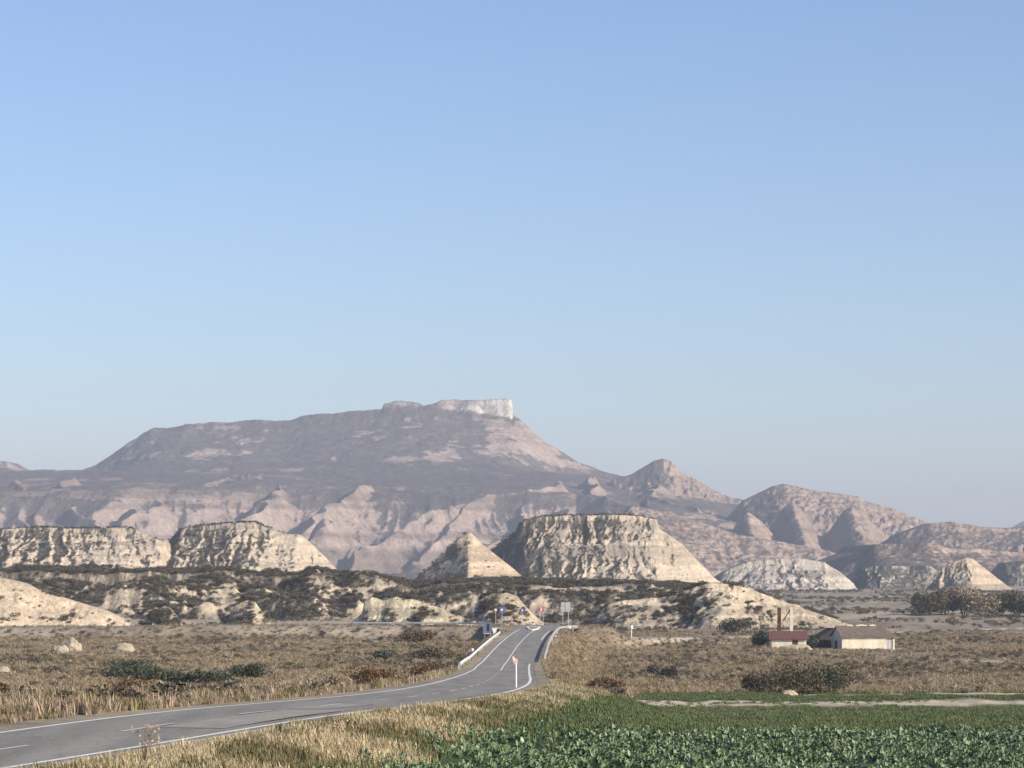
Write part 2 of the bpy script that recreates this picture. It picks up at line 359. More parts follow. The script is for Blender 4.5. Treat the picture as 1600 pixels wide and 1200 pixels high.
HD = {}
def hill(name, prof, D, base, wtop, slope=.75, gully=(7, 3.0), cap=1.5, seed=1, clay=(.56, .46, .33), vegc=(.085, .085, .066),
         veg=.45, vegtop=.8, step=.45, patches=(), vegleft=.6, rough=.5, knob=None, gy=.12, smooth=.85, gveg=.9, mat=None, conc=.35, nrow=110, label=None, terr=None, strata=1.0, pinch=1.0):
    """a badland hill: skyline given as photo points at distance D, with real depth, slopes, gullies"""
    px = np.array([p[0] for p in prof], float); py = np.array([p[1] for p in prof], float)
    x0, x1 = (px[0]-800)/F*D, (px[-1]-800)/F*D
    nx = int(min(900, max(40, (x1-x0)/step)))
    xs = np.linspace(x0, x1, nx)
    zb = zof(base, D)
    Pz = np.interp(xs, (px-800)/F*D, H-(py-HY)/F*D)
    top = Pz.max(); hh = top-zb
    run = hh/slope*1.5+6
    t = np.linspace(0, 1, nrow)
    off = np.concatenate([-(wtop+run*(1-t)**1.0)[:-1], np.linspace(-wtop, 0, max(8, int(wtop*1.6))), np.linspace(0, wtop, 6)[1:], (wtop+run*np.linspace(0, 1, 22))[1:]])
    Y, X = np.meshgrid(off, xs, indexing='ij')
    Pg = np.broadcast_to(Pz, X.shape)
    rel = np.clip((Pg-zb)/hh, 0, 1)
    wob = (fbm(X/gully[0]*.25, Y*.02+Y*.06*(gy > .5)+seed, seed, 3)-.5)*gully[0]*1.6*pinch*ss(np.abs(Y), 0, gully[0]*1.5)
    d = np.abs(Y+wob*.0)-wtop*rel**.7+wob
    gx = X+ (fbm(X*.08, Y*.08, seed+3, 3)-.5)*gully[0]*1.6+(fbm(X*.25, Y*.25, seed+4, 2)-.5)*gully[0]*.6
    gx = gx+(gx-(x0+x1)/2)*(-.34)*np.clip(d/run, 0, 1)
    lam, amp = gully
    g = (ridge(gx/lam, Y/lam*gy, seed)*.5+ridge(gx/lam*2.3, Y/lam*(gy*2+.06), seed+1)*.3+ridge(gx/lam*5.1, Y/lam*(gy*4+.12), seed+2)*.2)
    de = d+(1-g)*amp*2.2*np.clip(d/(amp*2)+(.25 if lam < 50 else .0), 0, 1)*np.clip(rel*1.6, 0, 1)-amp*.3
    de = np.maximum(de, 0)
    capz = cap*rel*ss(de, 0, .8)
    kw_ = max(3, int(nx*.07)); kr = np.exp(-np.linspace(-2, 2, 2*kw_+1)**2); kr /= kr.sum(); Ps = np.convolve(np.pad(Pz, kw_, 'edge'), kr, 'valid')
    tt = np.clip(de/run*1.6, 0, 1)*smooth; Pg = Pg*(1-tt)+Ps[None, :]*tt
    drop = capz+slope*de*(1+conc*np.exp(-de/(hh*.5)))/(1+conc*.5)
    Z = Pg-drop+(fbm(X*.3, Y*.3, seed+8, 4)-.5)*rough*2*np.clip(rel*2, 0, 1)*np.clip(.25+de, 0, 1)
    if knob: Z = Z+(fbm(X/knob[0], Y/knob[0], seed+9, 4)-.62)*knob[1]*2*np.clip((.12 if gy < .5 else .5)+de*.12, 0, 1)*np.clip(rel*2, 0, 1)
    # side gullies where the skyline itself slopes
    sidef = np.abs(np.gradient(Pz, xs))[None, :]
    Z = Z-np.clip(sidef, 0, .6)*amp*(.35 if lam < 50 else .04)*(1-ridge(Y/lam*1.3, X/lam*.2, seed+5))
    Yw = Y+D
    if D > 1000 and D < 2200:                        # harder beds stand out as ledges
        zz_ = Z+fbm(X*.03, Y*.03, seed+61, 3)*3; Z = Z+.17*np.sin(zz_*2*math.pi/2.7)*np.clip(de, 0, 1)
    zg = (T(X, Yw) if terr is None else terr(X, Yw))
    Z = np.maximum(Z, zg-1.0)
    nxx, nyy, nzz = normal_x(X, Yw, Z)
    hrel = np.clip((Z-zb)/hh, 0, 1)
    n1 = fbm(X*.12, (Yw+Z*2)*.12, seed+20, 4); n2 = fbm(X*.7, (Yw+Z)*.5, seed+30, 4)
    st = fbm(Z*.55+n1*1.3, X*.004, seed+40, 3)
    c = mix(np.array(clay)*np.array((.72, .73, .76)), np.array(clay)*1.16, ss(st, .3, .62)*strata+.75*(1-strata))
    c = mix(c, np.array(clay)*np.array((.82, .78, .74)), ss(n2, .5, .7)*.5)
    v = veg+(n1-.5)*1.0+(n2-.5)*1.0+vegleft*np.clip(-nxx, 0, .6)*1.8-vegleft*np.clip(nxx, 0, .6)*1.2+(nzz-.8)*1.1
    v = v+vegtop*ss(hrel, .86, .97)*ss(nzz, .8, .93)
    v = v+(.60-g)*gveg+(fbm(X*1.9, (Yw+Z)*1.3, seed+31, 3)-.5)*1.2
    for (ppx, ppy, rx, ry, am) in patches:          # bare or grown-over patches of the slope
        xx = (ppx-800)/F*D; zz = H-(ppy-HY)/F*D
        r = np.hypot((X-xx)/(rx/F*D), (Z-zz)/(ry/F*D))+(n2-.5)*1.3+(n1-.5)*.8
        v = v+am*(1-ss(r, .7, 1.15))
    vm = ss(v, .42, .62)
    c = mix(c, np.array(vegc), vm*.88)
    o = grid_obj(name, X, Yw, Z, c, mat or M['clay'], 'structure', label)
    HILLS.append((X, Yw, Z, vm, nzz, D))
    return o

# --- far mountain with its benches (heightfield in bearing and distance)
def mountain():
    sky_p = np.array([(-500, 742), (-300, 738), (-60, 735), (0, 731), (36, 735), (130, 735), (150, 727), (175, 710), (200, 692), (232, 674), (240, 668), (262, 669), (290, 664), (340, 660), (400, 657), (440, 659),
                      (480, 650), (540, 644), (590, 640), (596, 639), (600, 630), (618, 627), (640, 628), (654, 630), (661, 634), (672, 631), (688, 627), (730, 625), (797, 625), (800, 628), (803, 652), (812, 656), (850, 690),
                      (900, 720), (940, 736), (1000, 752), (1100, 790), (1300, 860), (1500, 900)], float)
    pxs = np.concatenate([np.arange(-420, -20, 8), np.arange(-20, 1300, 1.6), np.arange(1300, 1500, 10)])
    DE = np.array([(-420, 4100), (0, 4080), (60, 4110), (120, 4050), (150, 3930), (174, 3960), (184, 3430), (215, 3600), (270, 3820), (340, 4050), (378, 4060),
                   (390, 3700), (430, 3850), (480, 3960), (523, 3880), (547, 3080), (580, 3220), (620, 3360), (690, 3650), (780, 3950), (870, 4060), (930, 4100),
                   (1000, 4050), (1060, 3900), (1150, 3650), (1250, 3350), (1400, 3200), (1500, 3100)], float)
    rowsA = np.concatenate([np.linspace(2700, 3480, 36), np.linspace(3484, 4150, 290)]); rowsB = np.linspace(4156, 4640, 40); rowsC = np.linspace(4645, 5015, 110); rowsD = np.linspace(5040, 5900, 16)
    rows = np.concatenate([rowsA, rowsB, rowsC, rowsD])
    Y, PX = np.meshgrid(rows, pxs, indexing='ij')
    U = (PX-800)/F; X = U*Y
    Dc = 5000.
    Pz = H-(np.interp(PX, sky_p[:, 0], sky_p[:, 1])-HY)/F*Dc
    Pk = np.interp(pxs, sky_p[:, 0], sky_p[:, 1]); xx_ = np.arange(-60, 61, 2.); ker = np.exp(-(xx_/28)**2); ker /= ker.sum()
    fine = np.arange(-500, 1500, 2.); Pf = np.convolve(np.pad(np.interp(fine, sky_p[:, 0], sky_p[:, 1]), 30, 'edge'), ker, 'valid')
    Psm = H-(np.interp(PX, fine, Pf)-HY)/F*Dc
    wx = X+(fbm(X*.004, Y*.004, 3, 3)-.5)*160
    # upper slopes
    capm = ss(PX, 590, 600)*(1-np.clip((PX-800)/3, 0, 1))*(1-.75*ss(PX, 652, 660)*(1-ss(PX, 668, 690)))+.35*ss(PX, 234, 240)*(1-ss(PX, 256, 264))
    caph = 7+8*ss(PX, 680, 700)+14*ss(PX, 720, 785)
    dd = Dc-Y+(fbm(X*.03, Y*.01, 13, 3)-.5)*22
    kb = ss(dd, 4, 70); Pz0 = Pz; Pz = Pz*(1-kb)+Psm*kb-kb*capm*caph*.0
    cp1 = capm[0]*caph[0]; cf = np.interp(fine, pxs, cp1); cs = np.interp(pxs, fine, np.convolve(np.pad(cf, 30, 'edge'), ker, 'valid'))
    capd = cp1[None, :]*(1-kb)+cs[None, :]*kb
    ribs = ridge(wx/150, Y/900, 50)*.6+ridge(wx/60, Y/300, 51)*.3+ridge(wx/22, Y/120, 52)*.1
    rr = .06+.75*ss(PX, 660, 780)
    du = np.maximum(dd-12, 0)
    up = Pz-capd*ss(dd, 2, 14)-du*.27*(1+.6*np.exp(-du/120))+5*np.sin((du+18*fbm(X*.006, Y*.01, 58, 3))*.05)*np.clip(du/40, 0, 1)*np.exp(-du/400)*.6
    up = up-10*(1-ribs)*rr*np.clip(du/80, 0, 1)-10*(fbm(X*.012, Y*.012, 57, 4)-.5)*np.clip(du/60, 0, 1)
    up = np.where(Y > Dc, Pz0-np.maximum(0, Y-Dc-160)*.3-(Y-Dc)*.01, up)
    # bench: vegetated shelf sloping towards the viewer and falling to the right
    Yb = 4500-smax(4500-Y, Y*0-30, 60)
    zb = 149.5-.09*(4500-Yb)-.17*smax(X-60, X*0, 40)-.10*smax(X-330, X*0, 60)+(fbm(X*.004, Y*.003, 61, 4)-.5)*22
    zb = zb-.4*np.maximum(0, Y-4800)
    up = np.where(PX > 1010, zb-(PX-1010)*.05, up)
    up = smax(up, zb, 34)
    de_ = 4020+(fbm(X*.003, Y*0, 7, 3)-.5)*260-np.interp(PX, [900, 1400], [0, 700])
    d = de_-Y
    g = ridge(wx/95, Y/1200, 70)*.5+ridge(wx/38, Y/400, 71)*.32+ridge(wx/15, Y/200, 72)*.18
    d2 = np.maximum(d-(g-.5)*70*np.clip(d/90, 0, 1), 0)
    zr = 30*fbm(X*.006, Y*.006, 81, 4)-18
    low = up-np.minimum(d2*.5*(1-.30*ss(d2, 40, 220)), 400)
    floor = -10+zr*.9
    Z = smax(low, floor, 8)
    # spurs running down from the shelf, crest given as (pixel x, pixel y, distance)
    SP = [[(900, 750, 4150), (870, 763, 4020), (780, 770, 3900), (690, 796, 3650), (620, 832, 3350), (545, 884, 3050), (520, 905, 2950)],
          [(400, 738, 4250), (378, 752, 4080), (335, 760, 3950), (270, 780, 3750), (215, 808, 3500), (180, 834, 3300), (140, 880, 3000)],
          [(600, 755, 4100), (578, 769, 3980), (545, 790, 3800), (512, 822, 3600), (480, 860, 3350), (450, 900, 3100)],
          [(480, 755, 4100), (462, 767, 4000), (440, 785, 3850), (400, 806, 3600), (375, 840, 3400), (350, 890, 3100)],
          [(545, 812, 3300), (522, 828, 3150), (495, 850, 3050), (470, 885, 2950)],
          [(100, 745, 4150), (110, 764, 4050), (140, 786, 3800), (165, 818, 3500), (180, 860, 3200)],
          [(30, 748, 4150), (40, 768, 4050), (30, 800, 3700), (10, 850, 3300)],
          [(-100, 750, 4150), (-80, 775, 4000), (-60, 810, 3600), (-50, 870, 3200)],
          [(590, 856, 3050), (572, 867, 2980), (555, 885, 2920), (530, 905, 2860)],
          [(930, 742, 4250), (960, 762, 4050), (985, 790, 3800), (1010, 820, 3500), (1040, 860, 3200)],
          [(1030, 755, 4200), (1060, 775, 4000), (1090, 800, 3750), (1130, 835, 3450), (1160, 870, 3200)],
          [(860, 764, 4000), (840, 785, 3850), (815, 815, 3600), (790, 850, 3300), (770, 890, 3050)],
          [(760, 772, 3880), (735, 800, 3700), (700, 835, 3450), (670, 875, 3150), (655, 905, 2950)],
          [(1120, 800, 3800), (1180, 822, 3600), (1220, 850, 3350), (1240, 880, 3100)],
          [(890, 765, 4050), (905, 790, 3850), (900, 820, 3600), (890, 860, 3300)]]
    SP = [[(a, b, 4030-(4030-D_)*.34 if D_ < 4030 else D_) for a, b, D_ in sp] for sp in SP]
    spm = np.full(Z.shape, -1e3)
    wy = Y+(fbm(X*.006, Y*.006, 8, 3)-.5)*120
    for kk, sp in enumerate(SP):
        pts = np.array([((a-800)/F*D_, D_, H-(b-HY)/F*D_) for a, b, D_ in sp])
        X_ = wx*.5+X*.5+(fbm(X/80, Y/80, 215, 3)-.5)*80
        q, zz, sa = near_poly(X_, wy*.4+Y*.6+(fbm(X/80, Y/80, 225, 3)-.5)*90, pts, True)
        sw = sa+(fbm(X/55, Y/55, 180+kk, 3)-.5)*46
        rb = ridge(sw/58, q/300, 170+kk)*.45+ridge(sw/25, q/160, 190+kk)*.33+ridge(sw/11, q/90, 175)*.22
        qq = q+(1-rb)*85*np.clip(q/40, .05, 1)
        h_ = zz+(fbm(X*.02, Y*.02, 160+kk, 3)-.5)*12-qq*.60*(1-.25*ss(qq, 60, 200))
        spm = np.maximum(spm, h_)
    spd = spm-Z
    Z = smax(Z, spm, 5)
    Z = Z+(fbm(X*.05, Y*.05, 95, 4)-.5)*6
    Z = np.where(Y < 2760, -30, Z)
    Z = np.where(PX > 1290, Z-(PX-1290)*.9, Z)
    nxx, nyy, nzz = normal_x(X, Y, Z)
    n1 = fbm(X*.012, (Y+Z*2)*.008, 120, 4); n2 = fbm(X*.05, (Y+Z)*.03, 130, 4)
    st = fbm(Z*.09+n1, X*.0006, 140, 3)
    clay = mix((.25, .19, .157), (.43, .335, .275), ss(st, .3, .7))
    face = np.clip(ss(spd, -3, 4)+.55*ss(d2, 10, 60), 0, 1)
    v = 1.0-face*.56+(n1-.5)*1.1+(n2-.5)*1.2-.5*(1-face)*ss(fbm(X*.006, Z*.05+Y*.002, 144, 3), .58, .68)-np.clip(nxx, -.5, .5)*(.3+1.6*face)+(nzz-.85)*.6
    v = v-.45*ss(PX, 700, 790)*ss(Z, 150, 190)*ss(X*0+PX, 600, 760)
    for (ppx, ppy, rx, ry, am) in ((690, 712, 40, 10, -.9), (625, 720, 26, 8, -.6), (590, 700, 14, 6, -.4), (310, 712, 26, 7, -.6), (205, 690, 14, 16, -.6), (250, 690, 14, 8, -.4), (120, 770, 40, 14, -.5),
                                   (345, 735, 16, 4, -.5), (520, 716, 7, 4, -.8), (770, 700, 30, 16, -.45), (390, 686, 24, 5, -.5), (850, 690, 40, 40, -.35)):
        r = np.hypot((PX-ppx)/rx, ((HY-(Z-H)*F/Y)-ppy)/ry)+(n2-.5)*1.2
        v = v+am*(1-ss(r, .5, 1.2))
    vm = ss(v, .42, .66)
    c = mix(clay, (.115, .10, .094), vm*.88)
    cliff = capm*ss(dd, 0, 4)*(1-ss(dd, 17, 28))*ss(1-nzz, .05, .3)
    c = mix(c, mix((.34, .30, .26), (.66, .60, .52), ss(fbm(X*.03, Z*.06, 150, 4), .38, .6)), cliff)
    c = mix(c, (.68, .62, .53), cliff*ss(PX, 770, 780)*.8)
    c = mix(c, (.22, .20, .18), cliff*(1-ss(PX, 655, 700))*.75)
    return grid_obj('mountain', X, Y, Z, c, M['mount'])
MT = mountain()
# butte left at the table mountain's end and ranges right of it
def zero(X, Y): return np.full(X.shape, -16.)
kw = dict(mat=M['mount'], clay=(.385, .295, .235), vegc=(.12, .104, .096), terr=zero, step=2.4, conc=.9)
hill('hill', [(800, 880), (900, 800), (960, 748), (985, 742), (1005, 730), (1022, 720), (1035, 717), (1050, 722), (1062, 736), (1085, 748), (1115, 766), (1150, 781), (1200, 800), (1290, 850), (1400, 890)], 4400, 880, 5, .44,
     (105, 34), 1, 301, smooth=.2, veg=.62, vegleft=1.2, rough=1.4, nrow=120, gveg=1.2, patches=((1010, 735, 22, 16, .5), (1070, 745, 26, 14, -.4)), **kw)
hill('hill', [(1090, 890), (1130, 815), (1160, 782), (1185, 770), (1205, 760), (1223, 756), (1250, 762), (1280, 768), (1300, 770), (1342, 776), (1348, 782), (1400, 796), (1445, 815), (1520, 850), (1640, 885)], 3900, 882, 5, .50,
     (120, 44), 1, 317, smooth=.2, veg=.56, vegleft=1.2, rough=1.4, nrow=130, gveg=1.3, patches=((1195, 805, 22, 34, .45), (1285, 825, 16, 34, .4), (1245, 860, 60, 14, .35), (1345, 830, 14, 24, .3), (1215, 790, 10, 12, -.4)), **kw)
for q_, (pf, dd_) in enumerate([([(1110, 885), (1140, 835), (1160, 804), (1168, 799), (1190, 815), (1225, 855), (1255, 885)], 3640), ([(1165, 885), (1195, 840), (1225, 792), (1238, 784), (1252, 796), (1285, 845), (1315, 885)], 3700),
                               ([(1255, 885), (1290, 838), (1318, 797), (1330, 791), (1352, 806), (1400, 852), (1440, 885)], 3700)]):
    hill('hill', pf, dd_, 885, 2, .46, (60, 16), 0, 401+q_*7, veg=.50, vegleft=1.5, rough=1.2, nrow=90, **kw)
hill('hill', [(1330, 885), (1400, 835), (1445, 819), (1480, 816), (1525, 824), (1565, 826), (1610, 822), (1700, 812), (1800, 830), (2000, 870)], 3300, 888, 40, .42, (80, 26), 3, 331, smooth=.4, veg=.5, vegleft=.7, rough=3, **kw)
hill('hill', [(1250, 890), (1325, 862), (1340, 852), (1420, 849), (1460, 858), (1500, 858), (1600, 866), (1750, 885)], 2600, 896, 120, .4, (40, 8), 3, 347, veg=.9, vegleft=.5, rough=2, **kw)
hill('hill', [(1480, 860), (1560, 838), (1600, 816), (1640, 800), (1700, 790), (1900, 800), (2100, 860)], 7800, 870, 100, .4, (120, 25), 4, 351, veg=.8, vegleft=.5, rough=3, **kw)
hill('hill', [(-220, 760), (-80, 735), (-30, 728), (5, 722), (20, 723), (32, 730), (70, 748), (160, 770)], 5600, 790, 60, .4, (120, 25), 4, 357, veg=.9, vegleft=.5, rough=3, **kw)
hill('hill', [(820, 890), (900, 830), (940, 800), (985, 790), (1040, 800), (1100, 818), (1150, 835), (1210, 845), (1290, 860), (1380, 890)], 3000, 898, 20, .42, (70, 26), 2, 361, smooth=.4, veg=.6, vegleft=1.0, rough=1.2, **kw)

# --- pale mesas in the middle distance
CREAM = (.56, .46, .33); GREY = (.40, .36, .29)
hill('mesa', [(715, 918), (748, 880), (765, 862), (785, 846), (805, 832), (818, 814), (850, 808), (880, 806), (960, 805), (1000, 807), (1024, 812), (1030, 826), (1062, 848), (1090, 876), (1118, 905), (1140, 918)],
     1350, 918, 11, .68, (6.8, 4.0), .9, 11, rough=.25, conc=.45, clay=(.535, .455, .345), veg=.44, gveg=2.2, vegleft=1.0, vegtop=.6, label='flat-topped pale clay mesa with a dark cap, right of the pointed hill',
     patches=((900, 817, 120, 9, .5), (800, 850, 60, 28, .8), (850, 880, 60, 14, .25), (890, 822, 90, 8, .3), (1010, 822, 20, 7, .6), (1060, 880, 40, 40, -.35)))
hill('mesa', [(630, 920), (650, 903), (680, 878), (702, 856), (716, 842), (727, 834), (732, 831), (737, 833), (754, 851), (775, 867), (802, 888), (822, 906), (840, 920)],
     1250, 918, .8, .78, (8, 1.3), .0, 23, clay=(.55, .44, .315), veg=-.02, smooth=.1, conc=.1, vegleft=.9, vegtop=.2, rough=.3, label='small pointed pale clay hill left of the flat-topped mesa',
     patches=((700, 860, 14, 10, .4), (742, 868, 4, 20, .5), (680, 885, 10, 8, .4)))
hill('mesa', [(240, 905), (262, 850), (285, 826), (310, 822), (360, 818), (400, 816), (425, 826), (445, 834), (470, 835), (490, 852), (510, 872), (530, 895), (545, 912)],
     1300, 915, 9, .62, (6.2, 3.6), .9, 37, rough=.25, conc=.45, clay=(.52, .44, .335), veg=.54, gveg=2.2, vegleft=.9, label='broad clay mesa with grey scrub on its left and bare right end',
     patches=((480, 860, 40, 30, -.45), (425, 842, 22, 7, .5), (320, 850, 70, 30, .3)))
hill('mesa', [(-160, 905), (-120, 835), (-60, 826), (0, 828), (60, 824), (110, 826), (160, 826), (190, 824), (215, 827), (232, 838), (262, 846), (270, 868), (285, 905)],
     1280, 912, 9, .62, (6.2, 3.6), .8, 41, rough=.25, conc=.45, clay=(.52, .44, .335), veg=.56, gveg=2.2, vegleft=.9, label='long low clay mesa at the left with a bare rounded end',
     patches=((200, 865, 66, 36, -.6), (40, 835, 110, 8, .35), (60, 858, 90, 24, .2)))
hill('mesa', [(1070, 930), (1130, 892), (1165, 877), (1210, 873), (1250, 873), (1285, 878), (1310, 892), (1332, 910), (1345, 930)],
     1750, 930, 14, .7, (10, 3.5), 1.2, 53, clay=(.50, .45, .38), veg=.22, vegleft=.6, vegtop=.3, label='low rounded grey clay hill beyond the red-roofed hut')
hill('mesa', [(1310, 935), (1335, 905), (1345, 888), (1365, 884), (1420, 884), (1445, 884), (1470, 900), (1500, 930)],
     1850, 930, 20, .7, (12, 4), 1.2, 59, clay=(.42, .38, .32), veg=.78, vegleft=.6, label='dark scrubby mesa left of the small white pyramid hill')
hill('mesa', [(1395, 935), (1435, 912), (1452, 900), (1480, 882), (1508, 871), (1520, 873), (1545, 893), (1575, 916), (1600, 928)],
     1700, 930, 1.5, .75, (8, 3), .6, 67, clay=(.53, .43, .32), veg=.10, vegleft=.9, vegtop=.2, label='small white pyramid hill near the right edge behind the trees',
     patches=((1500, 888, 20, 9, .35),))
hill('mesa', [(1520, 935), (1550, 895), (1565, 880), (1600, 876), (1700, 874), (1800, 900), (1850, 930)],
     2050, 930, 20, .7, (12, 4), 1.2, 71, clay=(.40, .36, .31), veg=.95, vegleft=.6, label='dark mesa at the right edge beyond the white pyramid hill')
# --- scrub-covered terrace below them, with bare cream spurs
hill('terrace', [(-200, 892), (0, 891), (120, 892), (250, 890), (330, 893), (400, 897), (450, 898), (500, 896), (560, 897), (620, 903), (660, 909), (760, 909), (880, 909), (1000, 909), (1100, 911), (1150, 917), (1210, 935), (1290, 962), (1330, 975)],
     800, 968, 40, .30, (16, 1.2), .3, 83, knob=(13, 5.0), gy=1.0, clay=(.50, .42, .31), vegc=(.105, .097, .076), veg=1.05, vegleft=.5, step=.35, nrow=170, rough=1.1, pinch=2.2,
     patches=((245, 935, 36, 24, -1.0), (235, 918, 20, 8, -.9), (380, 935, 30, 30, -1.1), (600, 950, 36, 22, -1.1), (560, 922, 30, 5, -.9), (700, 950, 60, 22, -.7), (775, 940, 40, 22, -.9), (840, 945, 26, 16, -.6),
              (1130, 940, 70, 26, -1.0), (1200, 945, 70, 22, -.9), (430, 975, 60, 6, -.5), (300, 945, 10, 20, -.3), (940, 918, 40, 4, -.6)))
hill('spur', [(-120, 905), (-60, 893), (-10, 900), (10, 904), (40, 911), (70, 927), (100, 934), (140, 946), (170, 955), (195, 968), (210, 978)], 640, 978, 3, .62, (14, 3), .3, 89, clay=(.58, .475, .345), veg=-.10,
     vegleft=.3, vegtop=0, rough=.35, step=.3, strata=.5, label='smooth bare cream hillside at the left edge above the plain')
hill('spur', [(218, 978), (228, 966), (236, 957), (243, 948), (250, 950), (258, 945), (268, 951), (276, 962), (290, 978)], 660, 976, 1, .7, (3.5, 1.4), .4, 97, clay=(.52, .44, .32), veg=.12, vegleft=.1, vegtop=.2, rough=.4, step=.2)
hill('spur', [(345, 976), (360, 958), (368, 944), (385, 936), (398, 940), (410, 955), (425, 976)], 660, 974, 1, .7, (3.5, 1.4), .4, 101, clay=(.53, .45, .33), veg=.10, vegleft=.1, vegtop=.2, rough=.4, step=.2)
hill('spur', [(548, 974), (566, 958), (570, 938), (580, 932), (598, 937), (618, 932), (634, 936), (646, 936), (668, 944), (690, 950), (712, 960), (745, 971), (770, 976)], 625, 973, 2, .95, (4, 1.4), .8, 103, clay=(.52, .455, .33), veg=.10,
     vegtop=.3, vegleft=.4, rough=.35, step=.2, label='bare cream cliff bank behind the side road left of the junction')
hill('spur', [(735, 972), (742, 950), (750, 936), (765, 927), (790, 925), (808, 930), (820, 945), (835, 960), (850, 972)], 680, 968, 3, .6, (9, 1.5), .3, 107, clay=(.43, .36, .27), veg=.02, vegtop=.1, vegleft=.3, rough=.3, step=.25,
     label='smooth tan mound right behind the road junction')
hill('spur', [(900, 978), (925, 962), (950, 944), (972, 938), (1000, 936), (1030, 933), (1060, 926), (1085, 916), (1110, 911), (1135, 912), (1165, 918), (1200, 930), (1235, 943), (1270, 955), (1305, 966), (1330, 976)], 690, 972, 3, .62, (8, 3.0), .6, 109,
     clay=(.56, .475, .35), veg=-.02, vegtop=.15, vegleft=.6, rough=.45, step=.25, label='long bare cream spur behind the hut with a shaded left end',
     patches=((1140, 916, 12, 6, .7), (930, 960, 20, 10, .35)))

# ------------------------------------------------------------------ scattering (uncountable cover)
def gn_scatter(name, pts, rot, scl, idx, protos, label=None):
    me = bpy.data.meshes.new(name); n = len(pts)
    me.vertices.add(n); me.vertices.foreach_set('co', np.asarray(pts, np.float32).ravel())
    a = me.attributes.new('rot', 'FLOAT_VECTOR', 'POINT'); a.data.foreach_set('vector', np.asarray(rot, np.float32).ravel())
    a = me.attributes.new('scl', 'FLOAT_VECTOR', 'POINT'); a.data.foreach_set('vector', np.asarray(scl, np.float32).ravel())
    a = me.attributes.new('idx', 'INT', 'POINT'); a.data.foreach_set('value', np.asarray(idx, np.int32))
    o = bpy.data.objects.new(name, me); link(o); tag(o, label, None, None, 'stuff')
    c = bpy.data.collections.new(name+'_kinds')
    for p in dict.fromkeys(protos): c.objects.link(p)
    g = bpy.data.node_groups.new(name, 'GeometryNodeTree')
    g.interface.new_socket('Geometry', in_out='INPUT', socket_type='NodeSocketGeometry')
    g.interface.new_socket('Geometry', in_out='OUTPUT', socket_type='NodeSocketGeometry')
    gi = g.nodes.new('NodeGroupInput'); go = g.nodes.new('NodeGroupOutput')
    ip = g.nodes.new('GeometryNodeInstanceOnPoints'); ci = g.nodes.new('GeometryNodeCollectionInfo')
    ci.inputs['Collection'].default_value = c; ci.inputs['Separate Children'].default_value = True; ci.inputs['Reset Children'].default_value = True
    def na(nm, ty):
        q = g.nodes.new('GeometryNodeInputNamedAttribute'); q.data_type = ty; q.inputs[0].default_value = nm; return q.outputs[0]
    L = g.links.new
    L(gi.outputs[0], ip.inputs['Points']); L(ci.outputs[0], ip.inputs['Instance']); ip.inputs['Pick Instance'].default_value = True
    L(na('idx', 'INT'), ip.inputs['Instance Index']); L(na('rot', 'FLOAT_VECTOR'), ip.inputs['Rotation']); L(na('scl', 'FLOAT_VECTOR'), ip.inputs['Scale'])
    L(ip.outputs[0], go.inputs[0])
    m = o.modifiers.new('scatter', 'NODES'); m.node_group = g
    return o

def leafy(name, mat, n, leaf, seed, rx=.5, rz=.42, lumps=5, stems=0, up=0.0, lk=False):
    r = np.random.default_rng(seed)
    V = []; Fa = []
    L = [(0, 0, rz*.9, 1.0)]+[(r.uniform(-.5, .5)*rx, r.uniform(-.5, .5)*rx, rz*r.uniform(.7, 1.35), r.uniform(.45, .75)) for _ in range(lumps)]
    for i in range(n):
        cx, cy, cz, k = L[r.integers(len(L))]
        d = r.normal(size=3); d /= np.linalg.norm(d); q = r.uniform(.55, 1.05)
        p = np.array((cx+d[0]*rx*k*q, cy+d[1]*rx*k*q, max(.02, cz+d[2]*rz*k*q)))
        a = r.normal(size=3); a[2] += up; a /= np.linalg.norm(a); b = np.cross(a, r.normal(size=3)); b /= np.linalg.norm(b)
        s = leaf*r.uniform(.6, 1.4); w = s*r.uniform(.35, .6)
        k0 = len(V); V += [p-a*s, p+b*w, p+a*s, p-b*w]; Fa.append((k0, k0+1, k0+2, k0+3))
    return mesh_obj(name, V, Fa, mat, None, False, lk)
def tuft(name, mat, n, h, spread, seed, w=.012, lk=False):
    r = np.random.default_rng(seed); V = []; Fa = []
    for i in range(n):
        a = r.uniform(0, 6.28); q = spread*r.uniform(0, .5); x, y = q*math.cos(a), q*math.sin(a)
        hh = h*r.uniform(.5, 1.1); lean = hh*r.uniform(.1, .7); b = r.uniform(0, 6.28)
        dx, dy = lean*math.cos(b), lean*math.sin(b); px, py = -math.sin(b)*w, math.cos(b)*w
        k = len(V)
        V += [(x-px, y-py, 0), (x+px, y+py, 0), (x+px*.8+dx*.35, y+py*.8+dy*.35, hh*.6), (x-px*.8+dx*.35, y-py*.8+dy*.35, hh*.6), (x+dx, y+dy, hh)]
        Fa += [(k, k+1, k+2, k+3), (k+3, k+2, k+4)]
    return mesh_obj(name, V, Fa, mat, None, False, lk)

